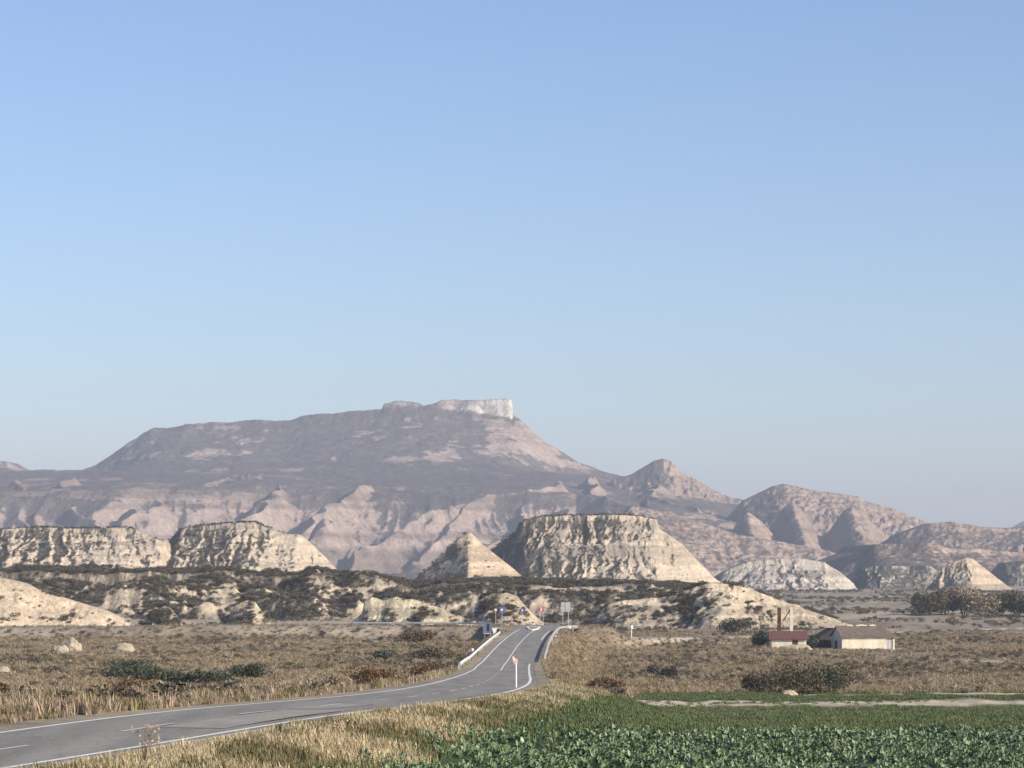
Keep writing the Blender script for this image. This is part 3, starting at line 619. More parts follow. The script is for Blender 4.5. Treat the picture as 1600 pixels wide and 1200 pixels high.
def cast(n, y0, y1, u0=-.21, u1=.21, power=0.0):
    y = np.sqrt(RNG.uniform(y0*y0, y1*y1, n)) if power == 0 else RNG.uniform(y0, y1, n)
    u = RNG.uniform(u0, u1, n); return u*y, y
def keep_off_roads(x, y, m=5.0, yard=True):
    ok = np.ones(len(x), bool)
    for pl in (ROAD, SIDE_L, SIDE_R):
        q, _ = near_poly(x, y, pl); ok &= q > m
    for pl in (TRACK1, TRACK2):
        q, _ = near_poly(x, y, pl); ok &= q > 6.5
    # huts
    ok &= ~((x > 44) & (x < 72) & (y > (480 if yard else 514)) & (y < 530))
    return ok
def send(name, x, y, smin, smax_, protos, squash=(.7, 1.1), label=None, zoff=0, z=None, power=1.0):
    n = len(x)
    zz = (T(x, y, False) if z is None else z)+zoff
    s = smin+(smax_-smin)*RNG.uniform(0, 1, n)**power
    rot = np.stack([RNG.uniform(-.08, .08, n), RNG.uniform(-.08, .08, n), RNG.uniform(0, 6.28, n)], 1)
    scl = np.stack([s, s, s*RNG.uniform(*squash, n)], 1)
    return gn_scatter(name, np.stack([x, y, zz], 1), rot, scl, RNG.integers(0, len(protos), n), protos, label)

grey = [leafy('scrub_kind', M['leaf_grey'], 90, .10, 100+i) for i in range(3)]
olive = [leafy('shrub_kind', M['leaf_olive'], 110, .09, 110+i) for i in range(3)]
brown = [leafy('dry_shrub_kind', M['leaf_brown'], 120, .085, 120+i, up=.8) for i in range(3)]
brown2 = [leafy('tan_shrub_kind', M['leaf_tan'], 120, .085, 170+i, up=.8) for i in range(2)]
strawt = [tuft('straw_kind', M['straw'], 34, .5, .7, 130+i, .016) for i in range(3)]
bankt = [tuft('bank_straw_kind', M['bankstraw'], 30, .42, .8, 160+i, .018) for i in range(3)]
oliveg = [tuft('olive_tuft_kind', M['olivegrass'], 30, .42, .7, 140+i, .02) for i in range(3)]
greeng = [tuft('green_tuft_kind', M['greengrass'], 34, .34, .8, 150+i, .024) for i in range(3)]

# plain: scrub, dry shrubs, straw
x, y = cast(42000, 98, 700)
s = x-np.interp(y, ROAD[:, 1], ROAD[:, 0]); fe = field_edge(y)
ok = keep_off_roads(x, y, 5.6) & ~((x > fe-1) & (y < 252)) & ~((s > 0) & (y < 190))
den = fbm(x*.06, y*.05, 200, 4)+.25*(vn(x*.4, y*.3, 210)-.5)
emb = (s > 3) & (s < 13) & (y > 300) & (y < 530)
k = ok & (den > .54) & ~emb & ~((y > 254) & (y < 325) & (s > 0))
send('scrub', x[k], y[k], .35, 1.5, grey+olive, (.45, .85), 'low grey-green scrub covering the plain', -.05, power=1.8)
x, y = cast(26000, 98, 620)
s = x-np.interp(y, ROAD[:, 1], ROAD[:, 0]); fe = field_edge(y)
ok = keep_off_roads(x, y, 5.0) & ~((x > fe-1) & (y < 252)) & ~((s > 0) & (y < 190))
den = fbm(x*.05, y*.04, 230, 4)
k = ok & ((den > .535) | ((s < 0) & (y < 200) & (den > .50)))
send('dry_scrub', x[k], y[k], .35, 1.25, brown+brown2, (.5, 1.0), 'dry reddish-brown brush on the plain', -.05, power=1.6)
x, y = cast(80000, 84, 640)
s = x-np.interp(y, ROAD[:, 1], ROAD[:, 0]); fe = field_edge(y)
ok = keep_off_roads(x, y, 4.4, False) & ~((x > fe-1) & (y < 252)) & ~((s > 0) & (y < 200))
k = ok & (fbm(x*.07, y*.06, 240, 3) > .28)
send('dry_grass', x[k], y[k], .5, 1.4, strawt+oliveg, (.7, 1.1), 'dry tan steppe grass on the plain')

# far plain and right-hand basin
x, y = cast(9000, 700, 1650, -.2, .2)
k = keep_off_roads(x, y, 6) & (fbm(x*.02, y*.012, 250, 4) > .47)
send('far_scrub', x[k], y[k], 1.2, 3.0, grey+olive, (.4, .8), 'scattered scrub on the far basin floor', -.1)

# bank of dry grass in the foreground
x, y = cast(70000, 50, 175, -.19, .08)
s = x-np.interp(y, ROAD[:, 1], ROAD[:, 0]); fe = field_edge(y)
k = (s > 4.3) & (x < fe+.6)
x, y = x[k], y[k]; pick = fbm(x*.35, y*.22, 260, 4)
ka = pick > .44
send('bank_grass', x[ka], y[ka], .28, .75, bankt, (.6, 1.2), 'straw-coloured grass on the roadside bank')
kb = (pick < .56) & (RNG.uniform(size=len(x)) < .7)
send('olive_bank_grass', x[kb], y[kb], .3, .8, oliveg, (.6, 1.2), 'olive grass on the roadside bank')
# left verge
x, y = cast(16000, 60, 140, -.2, .0)
s = x-np.interp(y, ROAD[:, 1], ROAD[:, 0])
k = (s < -4.5)
send('verge_grass', x[k], y[k], .2, .65, strawt+oliveg, (.6, 1.1), 'dry grass along the left verge')
# green strip behind the crop
x, y = cast(120000, 74, 262, -.04, .25)
fe = field_edge(y)
q1, _ = near_poly(x, y, TRACK1)
q2, _ = near_poly(x, y, TRACK2)
k = (x > fe-.8) & (q2 > 4.5) & (fbm(x*.05, y*.12, 277, 3)+.2*(RNG.uniform(size=len(x))-.5) < .60) & ~(x > np.interp(y, [62, 70, 78, 84, 90, 98, 106, 109, 110], [-4.2, -2.9, -1.5, -.1, 1.6, 3.8, 7.6, 17, 90])) & ((q1 > 6) | (RNG.uniform(size=len(x)) < .06)) & (fbm(x*.12, y*.08, 270, 3) > .34)
send('green_grass', x[k], y[k], .35, .9, greeng, (.5, 1.0), 'green weeds and young crop behind the leafy crop')

# shrubs on the hills
px_, py_, pz_, sz_ = [], [], [], []
for (X, Yw, Z, vm, nzz, D) in HILLS:
    if D > 1500: continue
    n = 34000 if D > 1000 else (30000 if X.shape[1] < 700 else 150000)
    i = RNG.integers(1, X.shape[0]-28, n); j = RNG.integers(1, X.shape[1]-1, n)
    pr = vm[i, j]*.75+.015
    k = (RNG.uniform(size=n) < pr*(.2 if D > 1000 else .6))
    i, j = i[k], j[k]
    zz = Z[i, j]; xx = X[i, j]+RNG.uniform(-.3, .3, len(i)); yy = Yw[i, j]
    u = np.abs(xx/yy) < .2
    zt = T(xx, yy)
    u &= zz > zt+.1
    px_.append(xx[u]); py_.append(yy[u]); pz_.append(zz[u]-.1)
x = np.concatenate(px_); y = np.concatenate(py_); z = np.concatenate(pz_)
kk = RNG.uniform(size=len(x)) < min(1, 110000/len(x))
send('hill_scrub', x[kk], y[kk], .5, 2.4, grey+olive, (.45, .85), 'dark scrub growing on the clay hills', power=2.0, z=z[kk])

# ------------------------------------------------------------------ roads
def strip(pl, off0, off1, zup, name, mat, parent, y0=-1e9, y1=1e9, thick=0, step=None):
    pts = np.array(pl, float)
    L = np.concatenate([[0], np.cumsum(np.hypot(*np.diff(pts[:, :2], axis=0).T))])
    ss_ = np.arange(0, L[-1], step or 1.5); ss_ = np.append(ss_, L[-1])
    q = np.stack([np.interp(ss_, L, pts[:, i]) for i in range(3)], 1)
    kk = 5
    for i in range(3):
        pad = np.concatenate([np.full(kk, q[0, i]), q[:, i], np.full(kk, q[-1, i])]); q[:, i] = np.convolve(pad, np.ones(2*kk+1)/(2*kk+1), 'valid')
    t = np.gradient(q[:, :2], axis=0); t /= np.linalg.norm(t, axis=1)[:, None]; nrm = np.stack([t[:, 1], -t[:, 0]], 1)
    m = (q[:, 1] >= y0) & (q[:, 1] <= y1); q = q[m]; nrm = nrm[m]
    if len(q) < 2: return None
    V = []; Fa = []
    for p, n in zip(q, nrm):
        a = (p[0]+n[0]*off0, p[1]+n[1]*off0, p[2]+zup); b = (p[0]+n[0]*off1, p[1]+n[1]*off1, p[2]+zup)
        V += [a, b]+([(a[0], a[1], a[2]-thick), (b[0], b[1], b[2]-thick)] if thick else [])
    w = 4 if thick else 2
    for i in range(len(q)-1):
        a = i*w; b = a+w
        Fa.append((a, a+1, b+1, b))
        if thick: Fa += [(a+2, a, b, b+2), (a+1, a+3, b+3, b+1)]
    return mesh_obj(name, V, Fa, mat, parent)
road = strip(ROAD, -3.25, 3.25, .03, 'road', M['asphalt'], None, -60, 538, .5); tag(road, kind='structure')
strip(ROAD, -2.95, -2.76, .040, 'edge_line', M['paint'], road, -60, 512)
strip(ROAD, 2.76, 2.95, .040, 'edge_line', M['paint'], road, -60, 330)
strip(ROAD, 2.76, 2.95, .040, 'edge_line', M['paint'], road, 440, 500)
strip(ROAD, -.06, .08, .040, 'centre_line', M['paint'], road, 285, 505)
yy = -58
while yy < 280:
    strip(ROAD, -.05, .07, .040, 'lane_dash', M['dashpaint'], road, yy, yy+4.0, step=.5); yy += 9.6 if yy < 160 else 12
strip(ROAD, .3, 2.2, .036, 'asphalt_patch', M['asph_patch'], road, 78, 92, step=.5)
strip(ROAD, -.2, 1.2, .038, 'asphalt_patch', M['asph_patch'], road, 92, 100, step=.5)
side = strip(SIDE_L, -3.5, 3.5, .022, 'side_road', M['asphalt'], None, 0, 1e9, .5); tag(side, kind='structure')
sider = strip(SIDE_R, -3.3, 3.3, .026, 'side_road', M['asphalt'], None, 0, 1e9, .5); tag(sider, kind='structure')
# curved throat of the junction
def throat():
    V = [(4.5, 540, -7.262)]; pts = [(-26, 544.5), (-14, 539.5), (-7, 532), (-3.2, 520), (-1.6, 505), (-.3, 494), (7.6, 494), (9, 506), (12, 520), (13.5, 532), (13, 545), (9, 548), (-10, 549.5)]
    V += [(a, b, -7.262) for a, b in pts]
    Fa = [(0, i+1, (i+1) % len(pts)+1) for i in range(len(pts))]
    return mesh_obj('junction_apron', V, Fa, M['asphalt'], road)
throat()
def line_strip(pts, w, z, name, mat, parent):
    V = []; Fa = []
    P_ = [Vector((a, b, 0)) for a, b in pts]
    for i, p in enumerate(P_):
        t = (P_[min(i+1, len(P_)-1)]-P_[max(i-1, 0)]).normalized(); n = Vector((t.y, -t.x, 0))
        V += [p-n*w/2+Vector((0, 0, z)), p+n*w/2+Vector((0, 0, z))]
        if i: Fa.append((2*i-2, 2*i-1, 2*i+1, 2*i))
    return mesh_obj(name, V, Fa, mat, parent)
line_strip([(-.4, 508), (-1.2, 518), (-3, 528), (-6.5, 535), (-12, 539.5), (-20, 542)], .5, -7.25, 'edge_line', M['paint'], road)
line_strip([(7.9, 498), (9.3, 508), (11.5, 518), (13, 524), (14, 528)], .4, -7.25, 'edge_line', M['paint'], road)
# traffic island with rounded nose
isl = MB()
ipts = [(3.0, 505), (3.5, 503.5), (4.0, 505), (4.9, 516), (5.2, 528), (4.0, 530), (2.6, 528), (2.8, 516)]
n = len(ipts); isl.add([(a, b, -7.26) for a, b in ipts]+[(a, b, -7.10) for a, b in ipts], [tuple(range(n, 2*n))]+[(i, (i+1) % n, n+(i+1) % n, n+i) for i in range(n)])
io = isl.build('traffic_island', M['paint'], None); tag(io, 'white painted traffic island in the mouth of the junction', 'traffic island')
mesh_obj('gravel_infill', [(3.2, 509, -7.095), (3.9, 509, -7.095), (4.6, 517, -7.095), (4.8, 526, -7.095), (3.0, 526, -7.095), (3.1, 517, -7.095)], [(0, 1, 2, 3, 4, 5)], M['gravel'], io)

# ------------------------------------------------------------------ guardrails
def guardrail(pts, label, mat, side_, spacing=4.0, hgt=.75):
    pts = [Vector(p) for p in pts]
    root = empty('guardrail', pts[0], 0, label, 'guardrail')
    o0 = pts[0]
    prof = [(0, 0), (.05, .04), (.07, .09), (.02, .15), (.02, .17), (.07, .23), (.05, .28), (0, .32)]
    V = []; Fa = []
    for i, p in enumerate(pts):
        t = (pts[min(i+1, len(pts)-1)]-pts[max(i-1, 0)]).normalized(); n = Vector((t.y, -t.x, 0))*side_
        for th in (0, .02):
            V += [p-o0+n*(a-th)+Vector((0, 0, hgt-.32+b)) for a, b in prof]
    m = len(prof)
    for i in range(len(pts)-1):
        a = i*2*m; b = a+2*m
        for k in range(m-1):
            Fa += [(a+k, a+k+1, b+k+1, b+k), (a+m+k+1, a+m+k, b+m+k, b+m+k+1)]
        Fa += [(a, b, b+m, a+m), (a+m-1, a+2*m-1, b+2*m-1, b+m-1)]
    mesh_obj('beam', V, Fa, mat, root)
    pm = None; acc = 0; last = None
    for i in range(len(pts)-1):
        seg = (pts[i+1]-pts[i]).length; t = -acc
        while True:
            t2 = t+spacing if last is not None else 0
            if t2 > seg: break
            t = t2; p = pts[i].lerp(pts[i+1], t/seg)
            d = (pts[i+1]-pts[i]).normalized(); n = Vector((d.y, -d.x, 0))*side_
            if pm is None: pm = MB().box((0, 0, hgt/2-.35), (.1, .12, hgt+.66)).build('post', M['zinc'], root); q = pm
            else: q = pm.copy(); COL.objects.link(q); q.parent = root
            q.location = p-o0-n*.10; q.rotation_euler = (0, 0, math.atan2(d.y, d.x)); last = True
        acc = seg-t
    return root
def along(pl, off, ya, yb, dz=0, step=4):
    pts = np.array(pl); out = []
    t = np.gradient(pts[:, :2], axis=0); t /= np.linalg.norm(t, axis=1)[:, None]
    for p, tt in zip(pts, t):
        if ya <= p[1] <= yb: out.append((p[0]+tt[1]*off, p[1]-tt[0]*off, p[2]+dz))
    return out
guardrail(along(ROAD, -4.35, 296, 468), 'pale steel guardrail on the left side of the road below the junction', M['zincwhite'], 1)
gr = along(ROAD, 4.45, 338, 500); gr += [(gr[-1][0]+.8, gr[-1][1]+6, -7.3), (gr[-1][0]+2.2, gr[-1][1]+11, -7.3), (gr[-1][0]+3.6, gr[-1][1]+14, -7.35)]
guardrail(gr, 'dull steel guardrail curving right into the junction on top of the bank', M['zinc'], -1)
guardrail([(-30, 542.8, -7.32), (-21, 541.2, -7.3), (-10, 538.6, -7.3), (-5.8, 534, -7.3), (-4.4, 527, -7.3)], 'guardrail along the near side of the side road left of the junction', M['zinc'], 1)

# ------------------------------------------------------------------ signs
def gz(x, y): return float(T(np.array([x]), np.array([y]), False)[0])
def post_mesh(h, r=.05): return MB().tube([(0, 0, -.4), (0, 0, h)], r, 8)
def round_sign(px, py, D, base_z, r, label, ring, face, arrow=None, name='road_sign'):
    c = P(px, py, D); root = empty(name, (c.x, D, base_z), 0, label, 'road sign')
    h = c.z-base_z
    post_mesh(h+r, .045).build('post', M['zinc'], root)
    MB().disc((0, -.08, h), r, .03, 20, (0, -1, 0)).build('plate', ring, root)
    MB().disc((0, -.115, h), r*.68, .004, 20, (0, -1, 0)).build('sign_face', face, root)
    if arrow: MB().add([(-.08, -.125, h-.2), (.08, -.125, h-.2), (.08, -.125, h+.05), (.2, -.125, h+.05), (0, -.125, h+.27), (-.2, -.125, h+.05), (-.08, -.125, h+.05)], [(0, 1, 2, 3, 4, 5, 6)]).build('arrow', arrow, root)
    return root
zj = -7.3
round_sign(774.5, 953, 555, -8.0, .34, 'round red and white road sign left of the small square blue one', M['red'], M['white'])
def panel_sign(px0, px1, py0, py1, D, base_z, label, face, edge, extra=None, depth=.06, name='road_sign', cat='road sign', posts=2):
    a = P(px0, py1, D); b = P(px1, py0, D); w_ = b.x-a.x; cx = (a.x+b.x)/2
    root = empty(name, (cx, D, base_z), 0, label, cat)
    z0, z1 = a.z-base_z, b.z-base_z
    for sx in ((-w_*.3, w_*.3) if posts == 2 else (0,)):
        MB().tube([(sx, .06, -.4), (sx, .06, z1)], .05, 8).build('post', M['zinc'], root)
    MB().box((0, 0, (z0+z1)/2), (w_, depth, z1-z0)).build('panel', edge, root)
    MB().box((0, -depth/2-.006, (z0+z1)/2), (w_-.12, .01, z1-z0-.12)).build('sign_face', face, root)
    if extra: extra(root, w_, z0, z1, -depth/2-.014)
    return root
def tri(root, w_, z0, z1, yy):
    MB().add([(-w_*.28, yy, z0+(z1-z0)*.68), (w_*.28, yy, z0+(z1-z0)*.68), (0, yy, z0+(z1-z0)*.2)], [(0, 2, 1)]).build('white_mark', M['white'], root)
panel_sign(780, 788.5, 948, 958, 556, -8.0, 'small square blue road sign with white mark right of the round red sign', M['blue'], M['bluegrey'], tri, posts=1)
round_sign(816, 954, 560, -8.2, .46, 'round blue road sign with white arrow beyond the junction', M['blue'], M['blue'], M['white'])
def chev(root, w_, z0, z1, yy):
    MB().add([(-w_*.3, yy, z0+.1), (-w_*.05, yy, z0+.1), (w_*.2, yy, (z0+z1)/2), (-w_*.05, yy, z1-.1), (-w_*.3, yy, z1-.1), (-w_*.05, yy, (z0+z1)/2)], [(0, 1, 2, 5), (5, 2, 3, 4)]).build('chevron', M['white'], root)
panel_sign(842, 850, 948, 956, 558, -8.2, 'red arrow board with white chevron beyond the junction', M['red'], M['red'], chev)
def backrails(root, w_, z0, z1, yy):
    for k in (.3, .7): MB().box((0, yy-.03, z0+(z1-z0)*k), (w_, .05, .07)).build('stiffener', M['zinc'], root)
    MB().box((0, yy-.05, (z0+z1)/2), (.1, .06, z1-z0)).build('centre_rail', M['gray_panel_shade'], root)
panel_sign(876.5, 891, 941, 956, 552, -8.0, 'large grey back of a direction sign right of the junction', M['zinc'], M['zinc'], backrails)
def darkin(root, w_, z0, z1, yy):
    MB().box((w_*.08, yy, z0+(z1-z0)*.56), (w_*.34, .012, (z1-z0)*.62)).build('dark_recess', M['dark'], root)
    MB().box((0, yy-.02, z0+.12), (w_*.8, .05, .16)).build('lower_rail', M['zinc'], root)
panel_sign(754.5, 768.5, 972, 991, 512, -8.6, 'dark blue-grey sign box on the verge left of the junction', M['bluegrey'], M['bluegrey'], darkin, .35, 'sign_box', 'sign box')
# white board beside it
r = empty('marker_board', P(772.5, 993, 508)+Vector((0, 0, -.4)), .1, 'white hourglass-shaped marker board at the head of the left guardrail', 'marker board')
MB().add([(x, y, z) for y in (-.05, .05) for x, z in ((-.5, .2), (.25, .2), (.22, .8), (.5, 1.7), (-.45, 1.7), (-.2, .8))], [(0, 1, 2, 3, 4, 5), (11, 10, 9, 8, 7, 6), (0, 6, 7, 1), (1, 7, 8, 2), (2, 8, 9, 3), (3, 9, 10, 4), (4, 10, 11, 5), (5, 11, 6, 0)]).build('board', M['white'], r)
MB().tube([(0, .1, -.5), (0, .1, 1.5)], .05).build('post', M['zinc'], r)
# right-hand bright bollard head and other little markers
def marker(px, py0, py1, D, rad, label, mat, headm=None, hr=0):
    z0 = min(gz((px-800)/F*D, D), zof(py1, D)+.3)
    root = empty('marker_post', ((px-800)/F*D, D, z0), 0, label, 'marker post')
    h = zof(py0, D)-z0
    MB().tube([(0, 0, -.3), (0, 0, h*.86), (0, 0, h)], [rad, rad, rad*.75], 8).build('post', mat, root)
    if headm: MB().tube([(0, 0, h-hr*2.2), (0, 0, h-hr*1.8), (0, 0, h-hr*.5), (0, 0, h)], [hr*.7, hr, hr, hr*.5], 10).build('reflector', headm, root)
    return root
marker(889, 977, 990, 520, .18, 'stout white kerb marker at the right corner of the junction', M['white'], M['white'], .40)
marker(986.5, 977, 983, 560, .10, 'small white marker post standing alone on the plain right of the junction', M['white'], M['white'], .34)
marker(545, 981, 990, 545, .10, 'small white marker post in the scrub left of the junction', M['white'], M['white'], .32)
marker(738, 1013, 1030, 380, .06, 'small pinkish marker post outside the left guardrail', M['orange'], M['white'], .22)
marker(860, 998, 1012, 430, .07, 'small white reflector post inside the right guardrail', M['white'], M['white'], .16)
marker(868, 993, 1004, 455, .07, 'farther white reflector post where the right guardrail begins to curve', M['white'], M['white'], .16)
# the tall marker in front of the road
b = P(806.5, 1078, 150); zg = gz(b.x, b.y)
r = empty('marker_pole', (b.x, b.y, zg-.1), 0, 'thin white pole with a leaning orange-white plate at the road bend', 'marker pole')
hp = zof(1036, 150)-zg
MB().tube([(0, 0, -.2), (-.01, 0, hp+.1)], .045, 8).build('pole', M['white'], r)
MB().add([(x-.02, y, z+hp) for y in (-.02, .02) for x, z in ((-.02, -.05), (.09, .05), (.11, .30), (-.04, .36), (-.10, .48), (-.20, .42), (-.14, .18))],
         [(0, 1, 2, 3, 4, 5, 6), (13, 12, 11, 10, 9, 8, 7)]+[(i, 7+i, 7+(i+1) % 7, (i+1) % 7) for i in range(7)]).build('plate', M['orange'], r)
MB().add([(x-.02, -.028, z+hp) for x, z in ((-.10, .2), (.0, .24), (-.06, .33), (-.14, .42), (-.18, .38))], [(0, 1, 2, 3, 4)]).build('white_patch', M['white'], r)

# ------------------------------------------------------------------ hut with red roof
def hut():
    D = 520; c = P(1232, 1015, D); z0 = c.z-.25
    root = empty('hut', (c.x, D, z0), math.radians(-3), 'small cream hut with a dark red roof and two tall columns rising behind it', 'hut')
    w_, d_, h_ = 6.2, 4.6, 2.35
    wt = .25; x0, x1 = -w_/2, w_/2; dx0, dx1 = .55, 1.6
    m = MB(); m.box(((x0+dx0)/2, -d_/2+wt/2, h_/2), (dx0-x0, wt, h_)); m.box(((dx1+x1)/2, -d_/2+wt/2, h_/2), (x1-dx1, wt, h_))
    m.box(((dx0+dx1)/2, -d_/2+wt/2, 2.2), (dx1-dx0, wt, .3)); m.build('front_wall', M['plaster'], root)
    for sx in (x0+wt/2, x1-wt/2):
        m = MB(); m.box((sx, 0, h_/2), (wt, d_-2*wt, h_)); m.add([(sx-wt/2, -d_/2+wt, h_), (sx+wt/2, -d_/2+wt, h_), (sx+wt/2, d_/2-wt, h_), (sx-wt/2, d_/2-wt, h_), (sx-wt/2, 0, h_+.95), (sx+wt/2, 0, h_+.95)], [(0, 1, 5, 4), (2, 3, 4, 5), (0, 4, 3), (1, 2, 5)])
        m.build('side_wall', M['plaster'], root)
    MB().box((0, d_/2-wt/2, h_/2), (w_, wt, h_)).build('rear_wall', M['plaster'], root)
    dr = MB().box(((dx0+dx1)/2, -d_/2+.16, 1.1), (dx1-dx0-.04, .06, 2.0)).build('door', M['reddoor'], root)
    MB().box((dx1-.2, -d_/2+.115, 1.05), (.05, .03, .14)).build('handle', M['dark'], dr)
    # corrugated tile roof, two pitches
    for s_, nm in ((-1, 'roof'), (1, 'roof')):
        V = []; Fa = []; nx = 60; xa, xb = x0-.55, x1+.35
        for i in range(nx+1):
            xx = xa+(xb-xa)*i/nx; b_ = .05*(i % 2)
            V += [(xx, s_*(d_/2+.45), h_-.10+b_), (xx, s_*.0+s_*.02, h_+1.12+b_), (xx, s_*(d_/2+.45), h_-.22), (xx, s_*.02, h_+.98)]
        for i in range(nx):
            a = i*4; Fa += [(a, a+4, a+5, a+1), (a+2, a+3, a+7, a+6), (a, a+2, a+6, a+4), (a+1, a+5, a+7, a+3)]
        Fa += [(0, 1, 3, 2), (nx*4, nx*4+2, nx*4+3, nx*4+1)]
        mesh_obj(nm, V, Fa, M['rooftile'], root)
    MB().tube([(x0-.55, 0, h_+1.14), (x1+.35, 0, h_+1.14)], .12, 8).build('ridge_cap', M['rooftile'], root)
    MB().add([(dx0-.15, -d_/2-.5, 2.15), (dx1+.15, -d_/2-.5, 2.15), (dx1+.15, -d_/2-.42, 2.35), (dx0-.15, -d_/2-.42, 2.35), (dx0-.15, -d_/2-.02, 2.25), (dx1+.15, -d_/2-.02, 2.25), (dx1+.15, -d_/2-.02, 2.38), (dx0-.15, -d_/2-.02, 2.38)],
             [(0, 1, 2, 3), (4, 7, 6, 5), (0, 4, 5, 1), (3, 2, 6, 7), (0, 3, 7, 4), (1, 5, 6, 2)]).build('door_canopy', M['reddoor'], root)
    return root, c
hut_root, hc = hut()
cx = P(1217.5, 1000, 526); zt = zof(950, 526)
r = empty('pillar', (cx.x, 526, -11.4), 0, 'tall rust-brown brick pillar behind the left of the red roof', 'pillar')
MB().box((0, 0, (zt+11.4)/2), (.62, .55, zt+11.4)).build('shaft', M['rust'], r)
MB().box((0, 0, zt+11.4), (.74, .67, .18)).build('cap', M['rust'], r)
cx = P(1236.5, 1000, 525); zt = zof(949, 525)
r = empty('pillar', (cx.x, 525, -11.4), 0, 'tall pale pillar behind the red roof, right of the rusty one, with a slanting brace', 'pillar')
MB().add([(x*k, y*k, z) for k, z in ((1.15, 0), (.9, zt+11.2), (.55, zt+11.4)) for x, y in ((-.28, -.25), (.28, -.25), (.28, .25), (-.28, .25))],
         [(i+j, (i+1) % 4+j, (i+1) % 4+j+4, i+j+4) for j in (0, 4) for i in range(4)]+[(8, 9, 10, 11)]).build('shaft', M['plaster'], r)
MB().tube([(-.18, 0, zt+11.0), (-1.55, 0, zt+8.9)], .10, 6).build('brace', M['rust'], r)
MB().box((-.24, 0, zt+10.4), (.16, .2, 1.4)).build('bracket', M['rust'], r)

# ------------------------------------------------------------------ barn
def barn():
    D = 522; c = P(1350, 1016, D); z0 = c.z-.25
    root = empty('barn', (c.x-.2, D, z0), math.radians(11), 'long low cream barn with a brown tiled roof and left gable coloured dark for its shade', 'barn')
    w_, d_, h_, rh = 9.9, 6.4, 2.75, 1.9; wt = .3; dx0, dx1 = 3.4, 4.6
    m = MB(); m.box(((-w_/2+dx0)/2, -d_/2+wt/2, h_/2), (dx0+w_/2, wt, h_)); m.box(((dx1+w_/2)/2, -d_/2+wt/2, h_/2), (w_/2-dx1, wt, h_)); m.box(((dx0+dx1)/2, -d_/2+wt/2, h_-.1), (dx1-dx0, wt, .2))
    m.build('front_wall', M['plaster2'], root)
    MB().box(((dx0+dx1)/2, -d_/2+.2, h_/2-.1), (dx1-dx0-.04, .06, h_-.2)).build('door', M['gray_panel_shade'], root)
    MB().box((dx0+.58, -d_/2+.15, h_/2-.1), (.06, .04, h_-.2)).build('door_post', M['white'], root)
    m = MB(); m.box((-w_/2+wt/2, 0, h_/2), (wt, d_-2*wt, h_))
    sx = -w_/2+wt/2
    m.add([(sx-wt/2, -d_/2+wt, h_), (sx+wt/2, -d_/2+wt, h_), (sx+wt/2, d_/2-wt, h_), (sx-wt/2, d_/2-wt, h_), (sx-wt/2, 0, h_+rh-.25), (sx+wt/2, 0, h_+rh-.25)], [(0, 1, 5, 4), (2, 3, 4, 5), (0, 4, 3), (1, 2, 5)])
    m.build('gable_wall', M['gray_panel_shade'], root)  # gable painted grey as its shade, the other walls stay cream
    MB().box((w_/2-wt/2, 0, h_/2), (wt, d_-2*wt, h_)).build('side_wall', M['plaster2'], root)
    MB().box((0, d_/2-wt/2, h_/2), (w_, wt, h_)).build('rear_wall', M['plaster2'], root)
    MB().box((-w_/2-.02, .3, 1.0), (.05, 1.4, 2.0)).build('door', M['hole'], root)
    # hipped at the right end, gabled at the left; courses of tiles as ribs running down the slope
    e = .35; xa, xb = -w_/2-.25, w_/2+e; yr = d_/2+e; zr = h_+rh; xh = w_/2-1.6
    nx = 64
    for s_ in (-1, 1):
        V = []; Fa = []
        for i in range(nx+1):
            xx = xa+(xb-xa)*i/nx; t = 1 if xx <= xh else 1-(xx-xh)/(xb-xh)
            b_ = .06*(i % 2)+.03*math.sin(xx*2.1)
            for q in range(5):
                k = q/4*t
                sag = -.10*math.sin(k*math.pi)*math.sin((xx-xa)/(xb-xa)*math.pi)
                V.append((xx, s_*yr*(1-k), h_-.05+(zr-h_)*k+b_+sag))
        for i in range(nx):
            for q in range(4):
                a = i*5+q; Fa.append((a, a+5, a+6, a+1))
        mesh_obj('roof_slope', V, Fa, M['rooftile2'], root)
    V = [(xb, -yr, h_-.03), (xb, yr, h_-.03), (xh, 0, zr)]
    mesh_obj('roof_hip', V, [(0, 1, 2)], M['rooftile2'], root)
    MB().box((0, -yr+.03, h_-.14), (w_+.5, .06, .12)).build('eave_board', M['rooftile2'], root)
    for a, b_ in ((-3.0, -1.9), (-1.3, .7), (1.2, 2.4)):
        MB().tube([(a, 0, zr+.04), ((a+b_)/2, .03, zr+.10), (b_, 0, zr+.04)], [.14, .2, .13], 7).build('ridge_mortar', M['mortar'], root)
    MB().tube([(xa, 0, zr+.0), (xh, 0, zr+.0)], .10, 7).build('ridge_cap', M['rooftile2'], root)
    return root
barn()
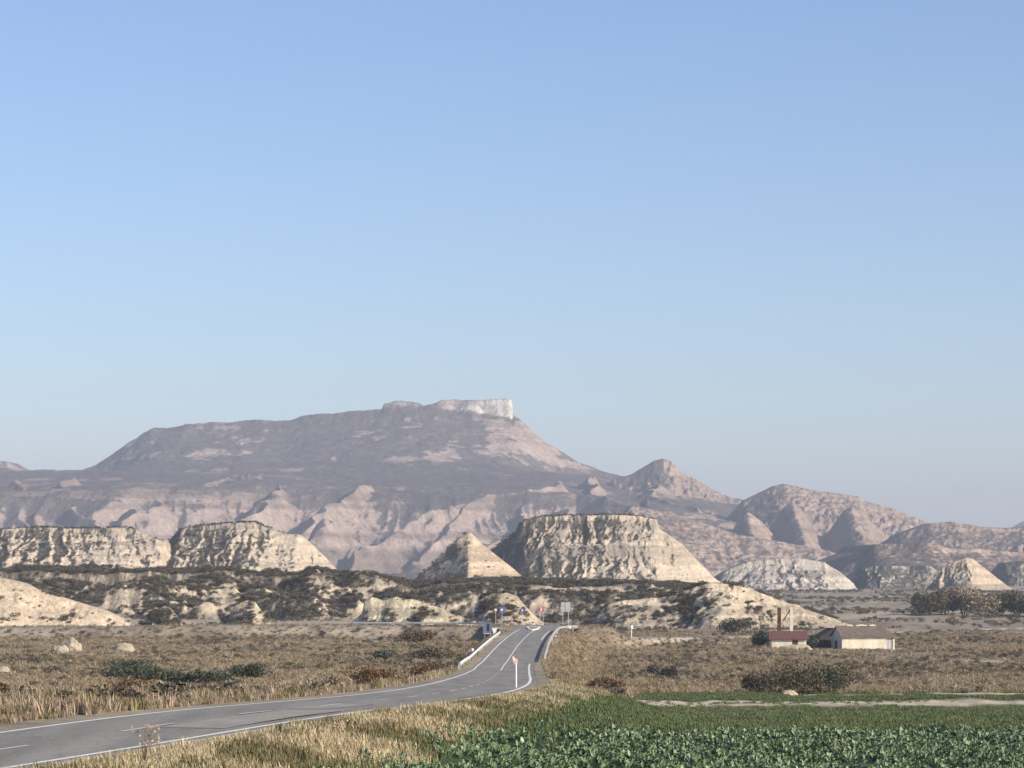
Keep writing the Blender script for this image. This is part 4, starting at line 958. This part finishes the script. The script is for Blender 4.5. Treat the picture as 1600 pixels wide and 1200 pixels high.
def shadow_block():  # invented structure filling the shadow of hut and barn
    D = 527; c = P(1281, 1013, D); root = empty('shadow_block', (c.x, D, c.z-.25), math.radians(14), 'dark shape added for the shadow, a made-up shed between the red-roofed hut and the barn', 'shadow_block')
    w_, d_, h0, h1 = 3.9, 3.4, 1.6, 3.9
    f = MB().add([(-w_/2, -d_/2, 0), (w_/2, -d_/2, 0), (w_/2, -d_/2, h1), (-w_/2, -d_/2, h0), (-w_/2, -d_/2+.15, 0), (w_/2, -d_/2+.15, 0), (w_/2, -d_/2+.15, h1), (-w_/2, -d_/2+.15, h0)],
                 [(0, 1, 2, 3), (7, 6, 5, 4), (0, 3, 7, 4), (1, 5, 6, 2), (3, 2, 6, 7)]).build('front_wall', M['shade_dark'], root)
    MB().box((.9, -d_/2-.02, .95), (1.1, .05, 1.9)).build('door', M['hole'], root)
    MB().box((-w_/2+.08, .08, h0/2), (.15, d_-.2, h0)).build('side_wall', M['shade_dark'], root)
    MB().box((w_/2-.08, .08, h1/2), (.15, d_-.2, h1)).build('side_wall', M['shade_dark'], root)
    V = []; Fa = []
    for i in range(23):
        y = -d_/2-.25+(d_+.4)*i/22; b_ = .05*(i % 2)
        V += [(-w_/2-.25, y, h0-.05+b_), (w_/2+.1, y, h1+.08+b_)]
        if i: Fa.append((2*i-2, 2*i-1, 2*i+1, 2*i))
    mesh_obj('roof', V, Fa, M['shade_dark'], root)
shadow_block()
# spoil heap in front of the hut, and rocks
def lump(name, c, rx, ry, rz, seed, mat, label, cat, rough=.35, jag=.0):
    bm = bmesh.new(); bmesh.ops.create_icosphere(bm, subdivisions=4, radius=1)
    pts = np.array([v.co[:] for v in bm.verts])
    n1 = fbm(pts[:, 0]*1.7+5, pts[:, 1]*1.7+pts[:, 2]*2.1, seed, 4); n2 = fbm(pts[:, 0]*5+5, pts[:, 2]*5+pts[:, 1]*3, seed+4, 3)
    k = 1+(n1-.5)*rough*3+(n2-.5)*rough*1.2
    if jag: k = k+jag*(np.floor(n1*7)/7-.5)
    for v, q in zip(bm.verts, k): v.co = Vector((v.co.x*rx*(.6+.4*q), v.co.y*ry*(.6+.4*q), max(-.3, v.co.z)*rz*(.5+.5*min(q, 1.3))))
    me = bpy.data.meshes.new(name); bm.to_mesh(me); bm.free(); me.materials.append(mat)
    o = bpy.data.objects.new(name, me); o.location = c; link(o); tag(o, label, cat)
    return o
p = P(1243, 1017, 512); lump('dirt_mound', (p.x, p.y, gz(p.x, p.y)-.1), 3.3, 1.6, 1.15, 3, M['rock'], 'pale heap of rubble in front of the red-roofed hut', 'dirt mound', .25)
p = P(112, 1013, 430); lump('rock_outcrop', (p.x, p.y, p.z-.2), 1.4, 1.0, 1.6, 5, M['rock'], 'craggy pale rock outcrop, taller one of the pair left on the plain', 'rock', .45, .4)
p = P(94, 1015, 428); lump('rock_outcrop', (p.x, p.y, p.z-.2), 1.3, .9, .85, 8, M['rock'], 'low pale rock joined to the left foot of the craggy outcrop', 'rock', .4, .3)
p = P(194, 1015, 430); lump('rock_outcrop', (p.x, p.y, p.z-.3), 1.6, 1.1, 1.3, 11, M['rock'], 'rounded cream boulder standing alone on the left plain', 'rock', .25, .15)
p = P(5, 1045, 300); lump('rock_outcrop', (p.x, p.y, p.z-.2), .7, .4, .45, 14, M['rock'], 'tiny pale rock at the left edge of the picture in brush', 'rock', .3, .2)
p = P(1233, 1088, 250); lump('rock_outcrop', (p.x, p.y, gz(p.x, p.y)), .8, .6, .5, 17, M['rock'], 'whitish stone lying in front of the big bush by the track', 'rock', .3, .2)

# ------------------------------------------------------------------ bushes and trees
def bush(px, py, D, w_px, h_px, mat, label, seed, group=None, cat='bush', name='bush', leaves=900, tree=False):
    sc = D/F; x_, y_ = (px-800)*sc, D; z_ = gz(x_, y_)
    z_ = z_ if abs(z_-zof(py, D)) < 3 else zof(py, D)
    root = empty(name, (x_, y_, z_-.05), 0, label, cat, group)
    w_, h_ = w_px*sc, h_px*sc
    r = np.random.default_rng(seed); V = []; Fa = []
    L = [(r.uniform(-.36, .36)*w_, r.uniform(-.3, .3)*w_, h_*r.uniform(.35, .68), r.uniform(.17, .33)) for _ in range(9)]
    leaf = max(.08, 2.1*sc)
    for i in range(leaves):
        cx, cy, cz, k = L[r.integers(len(L))]
        d = r.normal(size=3); d /= np.linalg.norm(d); q = r.uniform(.35, 1.08)**.6
        p = np.array((cx+d[0]*w_*k*q, cy+d[1]*w_*k*q, max(.05, cz+d[2]*h_*max(k, .24)*1.15*q)))
        a = r.normal(size=3); a[2] += .5; a /= np.linalg.norm(a); b = np.cross(a, r.normal(size=3)); b /= np.linalg.norm(b)
        s = leaf*r.uniform(.6, 1.5); ww = s*r.uniform(.3, .6); k0 = len(V); V += [p-a*s, p+b*ww, p+a*s, p-b*ww]; Fa.append((k0, k0+1, k0+2, k0+3))
    mesh_obj('crown', V, Fa, mat, root)
    st = MB()
    for cx, cy, cz, k in L[:6]:
        rr = (.05 if tree else .03)*max(1, h_/3)
        st.tube([(cx*.12, cy*.12, -.3), (cx*.45, cy*.45, cz*.5), (cx, cy, cz+h_*.12)], [rr, rr*.7, rr*.3], 5)
    st.build('stems' if not tree else 'trunk', M['twig'], root)
    return root
# big clump by the track
bl = [(1182, 1086, 258, 62, 42, 'leaf_olive', 'leftmost bush of the big olive clump beyond the dirt track'), (1212, 1087, 256, 70, 52, 'leaf_brown', 'brownish bush second from left in the clump beyond the track'),
      (1248, 1088, 254, 80, 62, 'leaf_olive', 'tallest olive bush in the middle of the clump beyond the track'), (1284, 1087, 255, 66, 58, 'leaf_green', 'dark green bush right of the middle of the clump beyond the track'),
      (1312, 1087, 258, 58, 48, 'leaf_olive', 'rightmost bush of the clump beyond the track with an olive crown')]
for i, (a, b_, D, w1, h1, m, lb) in enumerate(bl): bush(a, b_, D, w1, h1, M[m], lb, 500+i, 'bushes of the clump beyond the track', leaves=1500)
# tree belt, top right
tl = [(1452, 'round tree at the left end of the dark tree belt'), (1478, 'second tree from the left in the dark tree belt'), (1508, 'tree with the highest crown in the dark tree belt'), (1536, 'tree just right of the highest one in the tree belt'),
      (1562, 'second tree from the right in the dark tree belt'), (1590, 'brownish tree of the belt cut by the right picture edge'), (1625, 'tree of the belt just outside the right picture edge')]
hs = [36, 40, 42, 38, 36, 34, 36]
for i, (a, lb) in enumerate(tl): bush(a, 962, 850+6*(i % 3), 60, hs[i]+6, M['leaf_brown' if i in (2, 5, 3) else 'leaf_olive'], lb, 520+i, 'trees of the belt on the right', 'tree', 'tree', 3000, True)
# green bushes on the left plain
gb = [(188, 1060, 300, 44, 30, 'round dark green bush, leftmost of the green row on the left plain'), (212, 1060, 296, 40, 28, 'dark green bush second in the row on the left plain'), (235, 1068, 280, 36, 26, 'dark green bush third in the row on the left plain'),
      (290, 1080, 250, 34, 24, 'low dark green bush in front middle of the green row'), (318, 1080, 248, 38, 24, 'wide dark green bush right of the row middle'), (345, 1080, 250, 32, 22, 'dark green bush second from right of the row'),
      (388, 1064, 290, 28, 26, 'dark green bush at the right end of the green row'), (260, 1072, 268, 32, 24, 'dark green bush between the back and front bushes of the row')]
for i, (a, b_, D, w1, h1, lb) in enumerate(gb): bush(a, b_+6, D-10, w1*1.6, h1*1.25, M['leaf_green'], lb, 540+i, 'dark green bushes on the left plain', leaves=1800)
rb = [(200, 1100, 150, 66, 34, 'leaf_rust', 'large rusty bush just beyond the road at the left'), (560, 1076, 180, 64, 44, 'leaf_rust', 'tall rusty bush beyond the road, left of the guardrail'), (596, 1076, 182, 50, 34, 'leaf_rust', 'lower rusty bush touching the tall one right of it'),
      (535, 1078, 176, 40, 30, 'straw', 'straw-coloured bush at the left foot of the tall rusty bush'), (655, 1050, 290, 54, 24, 'leaf_rust', 'rounded brown bush nearest the lower end of the left guardrail'), (690, 1048, 300, 40, 22, 'leaf_olive', 'olive bush right beside the end of the left guardrail'),
      (603, 1022, 400, 34, 16, 'leaf_green', 'small dark bush in a hollow of the middle left plain'), (672, 1020, 400, 60, 20, 'leaf_olive', 'wide dark bush in the middle of the left plain below the side road'),
      (655, 982, 520, 50, 18, 'leaf_rust', 'brown bush in front of the side road guardrail'), 
      (935, 1084, 300, 40, 18, 'leaf_rust', 'brown bush below the embankment at the green field edge'), (955, 1080, 300, 40, 20, 'leaf_rust', 'rusty bush at the middle foot of the embankment'),
      (1022, 1040, 380, 22, 18, 'leaf_grey', 'small dark shrub on the plain right of the embankment, left one'), (1046, 1044, 375, 20, 16, 'leaf_grey', 'small dark shrub on the plain right of the embankment, right one'),
      (1190, 1014, 524, 26, 24, 'leaf_green', 'dark bush added to fill the shadow on the left side of the red-roofed hut'),  # dark bush added to fill the hut's shadow
      (1268, 1014, 522, 20, 18, 'leaf_green', 'dark bush added to fill the shadow at the left end of the made-up shed'), (1150, 1000, 600, 60, 22, 'leaf_grey', 'wide grey bush on the plain left of the hut'), (1095, 978, 700, 24, 10, 'leaf_grey', 'little grey bush at the foot of the long cream spur')]  # first bush added to deepen the shadow between hut and barn
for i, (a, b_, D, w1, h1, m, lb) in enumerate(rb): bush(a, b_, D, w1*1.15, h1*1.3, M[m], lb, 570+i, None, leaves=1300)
for i, (a, b_, D) in enumerate([(38, 922, 632), (60, 943, 629), (8, 945, 628), (95, 970, 622), (104, 939, 632), (10, 966, 622), (30, 955, 624), (150, 962, 624)]):
    pass
# dry weed sticking up in front of the road
def weed(px, py, D, h_px, label, seed, mat=M['straw']):
    r = np.random.default_rng(seed); sc = D/F; x_ = (px-800)*sc; z_ = gz(x_, D)
    root = empty('dry_weed', (x_, D, z_), 0, label, 'weed'); h = zof(py-h_px, D)-z_
    st = MB(); hd = MB()
    for k in range(5):
        a = r.uniform(-.25, .55); hh = h*r.uniform(.55, 1.0)
        pts = [(0, 0, 0), (a*.25*hh, r.uniform(-.05, .05), hh*.5), (a*.8*hh, r.uniform(-.1, .1), hh)]
        st.tube(pts, [.014, .011, .006], 5)
        for q in range(5):
            t = .5+.1*q; p = Vector(pts[1]).lerp(Vector(pts[2]), (t-.5)*2); d = Vector((r.uniform(-.2, .25), r.uniform(-.1, .1), r.uniform(.04, .16)))*max(.5, h)
            st.tube([p, p+d], [.007, .004], 4); e = p+d
            hd.add([e+Vector((-.025, 0, -.02)), e+Vector((.025, 0, -.02)), e+Vector((.02, .01, .03)), e+Vector((-.02, -.01, .03))], [(0, 1, 2, 3)])
    st.build('stems', mat, root); hd.build('seed_heads', mat, root)
weed(226, 1170, 64, 52, 'dry forked weed stalk standing in front of the road at the left', 601)
weed(606, 1180, 80, 60, 'tall dry weed on the grassy bank, left of the leafy crop', 602)
weed(640, 1165, 88, 56, 'leaning dry weed on the bank nearest the crop corner', 603)
weed(530, 1160, 76, 40, 'dry weed on the bank just below the road edge line', 604)

# ------------------------------------------------------------------ leafy crop
def crop_leaf():
    V = []; Fa = []; n = 6
    for i in range(n+1):
        t = i/n; wd = .075*math.sin(math.pi*min(1, .12+t*.95))**.7*(1 if t > .15 else .3); xx = .02+.34*t; zz = .30*math.sin(t*1.9)*.95
        V += [(xx, -wd, zz+.03*math.sin(t*9)), (xx, 0, zz-.02), (xx, wd, zz+.03*math.cos(t*8))]
    for i in range(n):
        a = i*3; Fa += [(a, a+1, a+4, a+3), (a+1, a+2, a+5, a+4)]
    return mesh_obj('leaf', V, Fa, M['crop'], None, True, False).data
LEAF = crop_leaf()
def leaf_transforms(seed, n=9):
    r = np.random.default_rng(seed); out = []
    for k in range(n):
        a = k*2.4+r.uniform(-.3, .3); tilt = r.uniform(-.5, .45); s = r.uniform(.75, 1.15)
        out.append(Matrix.Translation((0, 0, .06))@Matrix.Rotation(a, 4, 'Z')@Matrix.Rotation(tilt-.25, 4, 'Y')@Matrix.Rotation(r.uniform(-.4, .4), 4, 'X')@Matrix.Scale(s, 4))
    return out
ys = []; xs = []
yy = 62.
while yy < 109:
    xx = -14+RNG.uniform(0, .5)
    while xx < .24*yy+1:
        xs.append(xx+RNG.normal()*.07); ys.append(yy+RNG.normal()*.10); xx += .38
    yy += .50
xs = np.array(xs); ys = np.array(ys)
k = (xs > np.interp(ys, [62, 70, 78, 84, 90, 98, 106, 109], [-4.9, -3.9, -2.3, -.5, 1.3, 3.6, 7.4, 17])+RNG.normal(size=len(xs))*.35) & (ys > 62) & (xs/ys < .235)
xs, ys = xs[k], ys[k]
zs = T(xs, ys, False)
vis = ((HY+(H-zs)/ys*F) < 1300) & (RNG.uniform(size=len(xs)) > .10) & (fbm(xs*.5, ys*.35, 311, 3) > .33)
xs, ys, zs = xs[vis], ys[vis], zs[vis]
o_ = np.argsort(ys+1000*((np.abs(xs/ys*F) > 805) | ((HY+(H-zs-.2)/ys*F) > 1204))); xs, ys, zs = xs[o_], ys[o_], zs[o_]
NI = 300
protos = []
for i in range(6):
    mb = MB(); cs = [tuple(v.co) for v in LEAF.vertices]; fs = [tuple(p.vertices) for p in LEAF.polygons]
    for m4 in leaf_transforms(700+i): mb.add([m4@Vector(c) for c in cs], fs)
    q = mesh_obj('crop_kind', mb.v, mb.f, M['crop'], None, True, False); protos.append(q)
for i in range(min(NI, len(xs))):
    root = empty('leafy_crop_plant', (xs[i], ys[i], zs[i]), RNG.uniform(0, 6.28), 'blue-green leafy crop plant in the nearest rows at the bottom of the picture', 'crop plant', 'leafy crop plants in the nearest rows')
    sc_ = RNG.uniform(.42, .68)+.3*(float(fbm(np.array([xs[i]*.25]), np.array([ys[i]*.15]), 313, 2)[0])-.4); root.scale = (sc_,)*3
    for m4 in leaf_transforms(700+i % 6):
        l = bpy.data.objects.new('leaf', LEAF); COL.objects.link(l); l.parent = root; l.matrix_local = m4
send('leafy_crop', xs[NI:], ys[NI:], .42, .8, protos, (.9, 1.1), 'blue-green leafy crop filling the field', z=zs[NI:])

# ------------------------------------------------------------------ haze
def haze():
    x0, x1, y0, y1, z0, z1 = -9000, 9000, -320, 12500, -60, 310
    o = MB().box(((x0+x1)/2, (y0+y1)/2, (z0+z1)/2), (x1-x0, y1-y0, z1-z0)).build('haze', None)
    m = bpy.data.materials.new('haze_air'); m.use_nodes = True; t = m.node_tree; t.nodes.clear()
    out = t.nodes.new('ShaderNodeOutputMaterial'); v = t.nodes.new('ShaderNodeVolumePrincipled')
    v.inputs['Color'].default_value = (.78, .86, 1.0, 1); v.inputs['Density'].default_value = HAZE; v.inputs['Anisotropy'].default_value = 0.0
    t.links.new(v.outputs[0], out.inputs['Volume']); o.data.materials.append(m); tag(o, kind='stuff')
HAZE = 1.2e-4
haze()
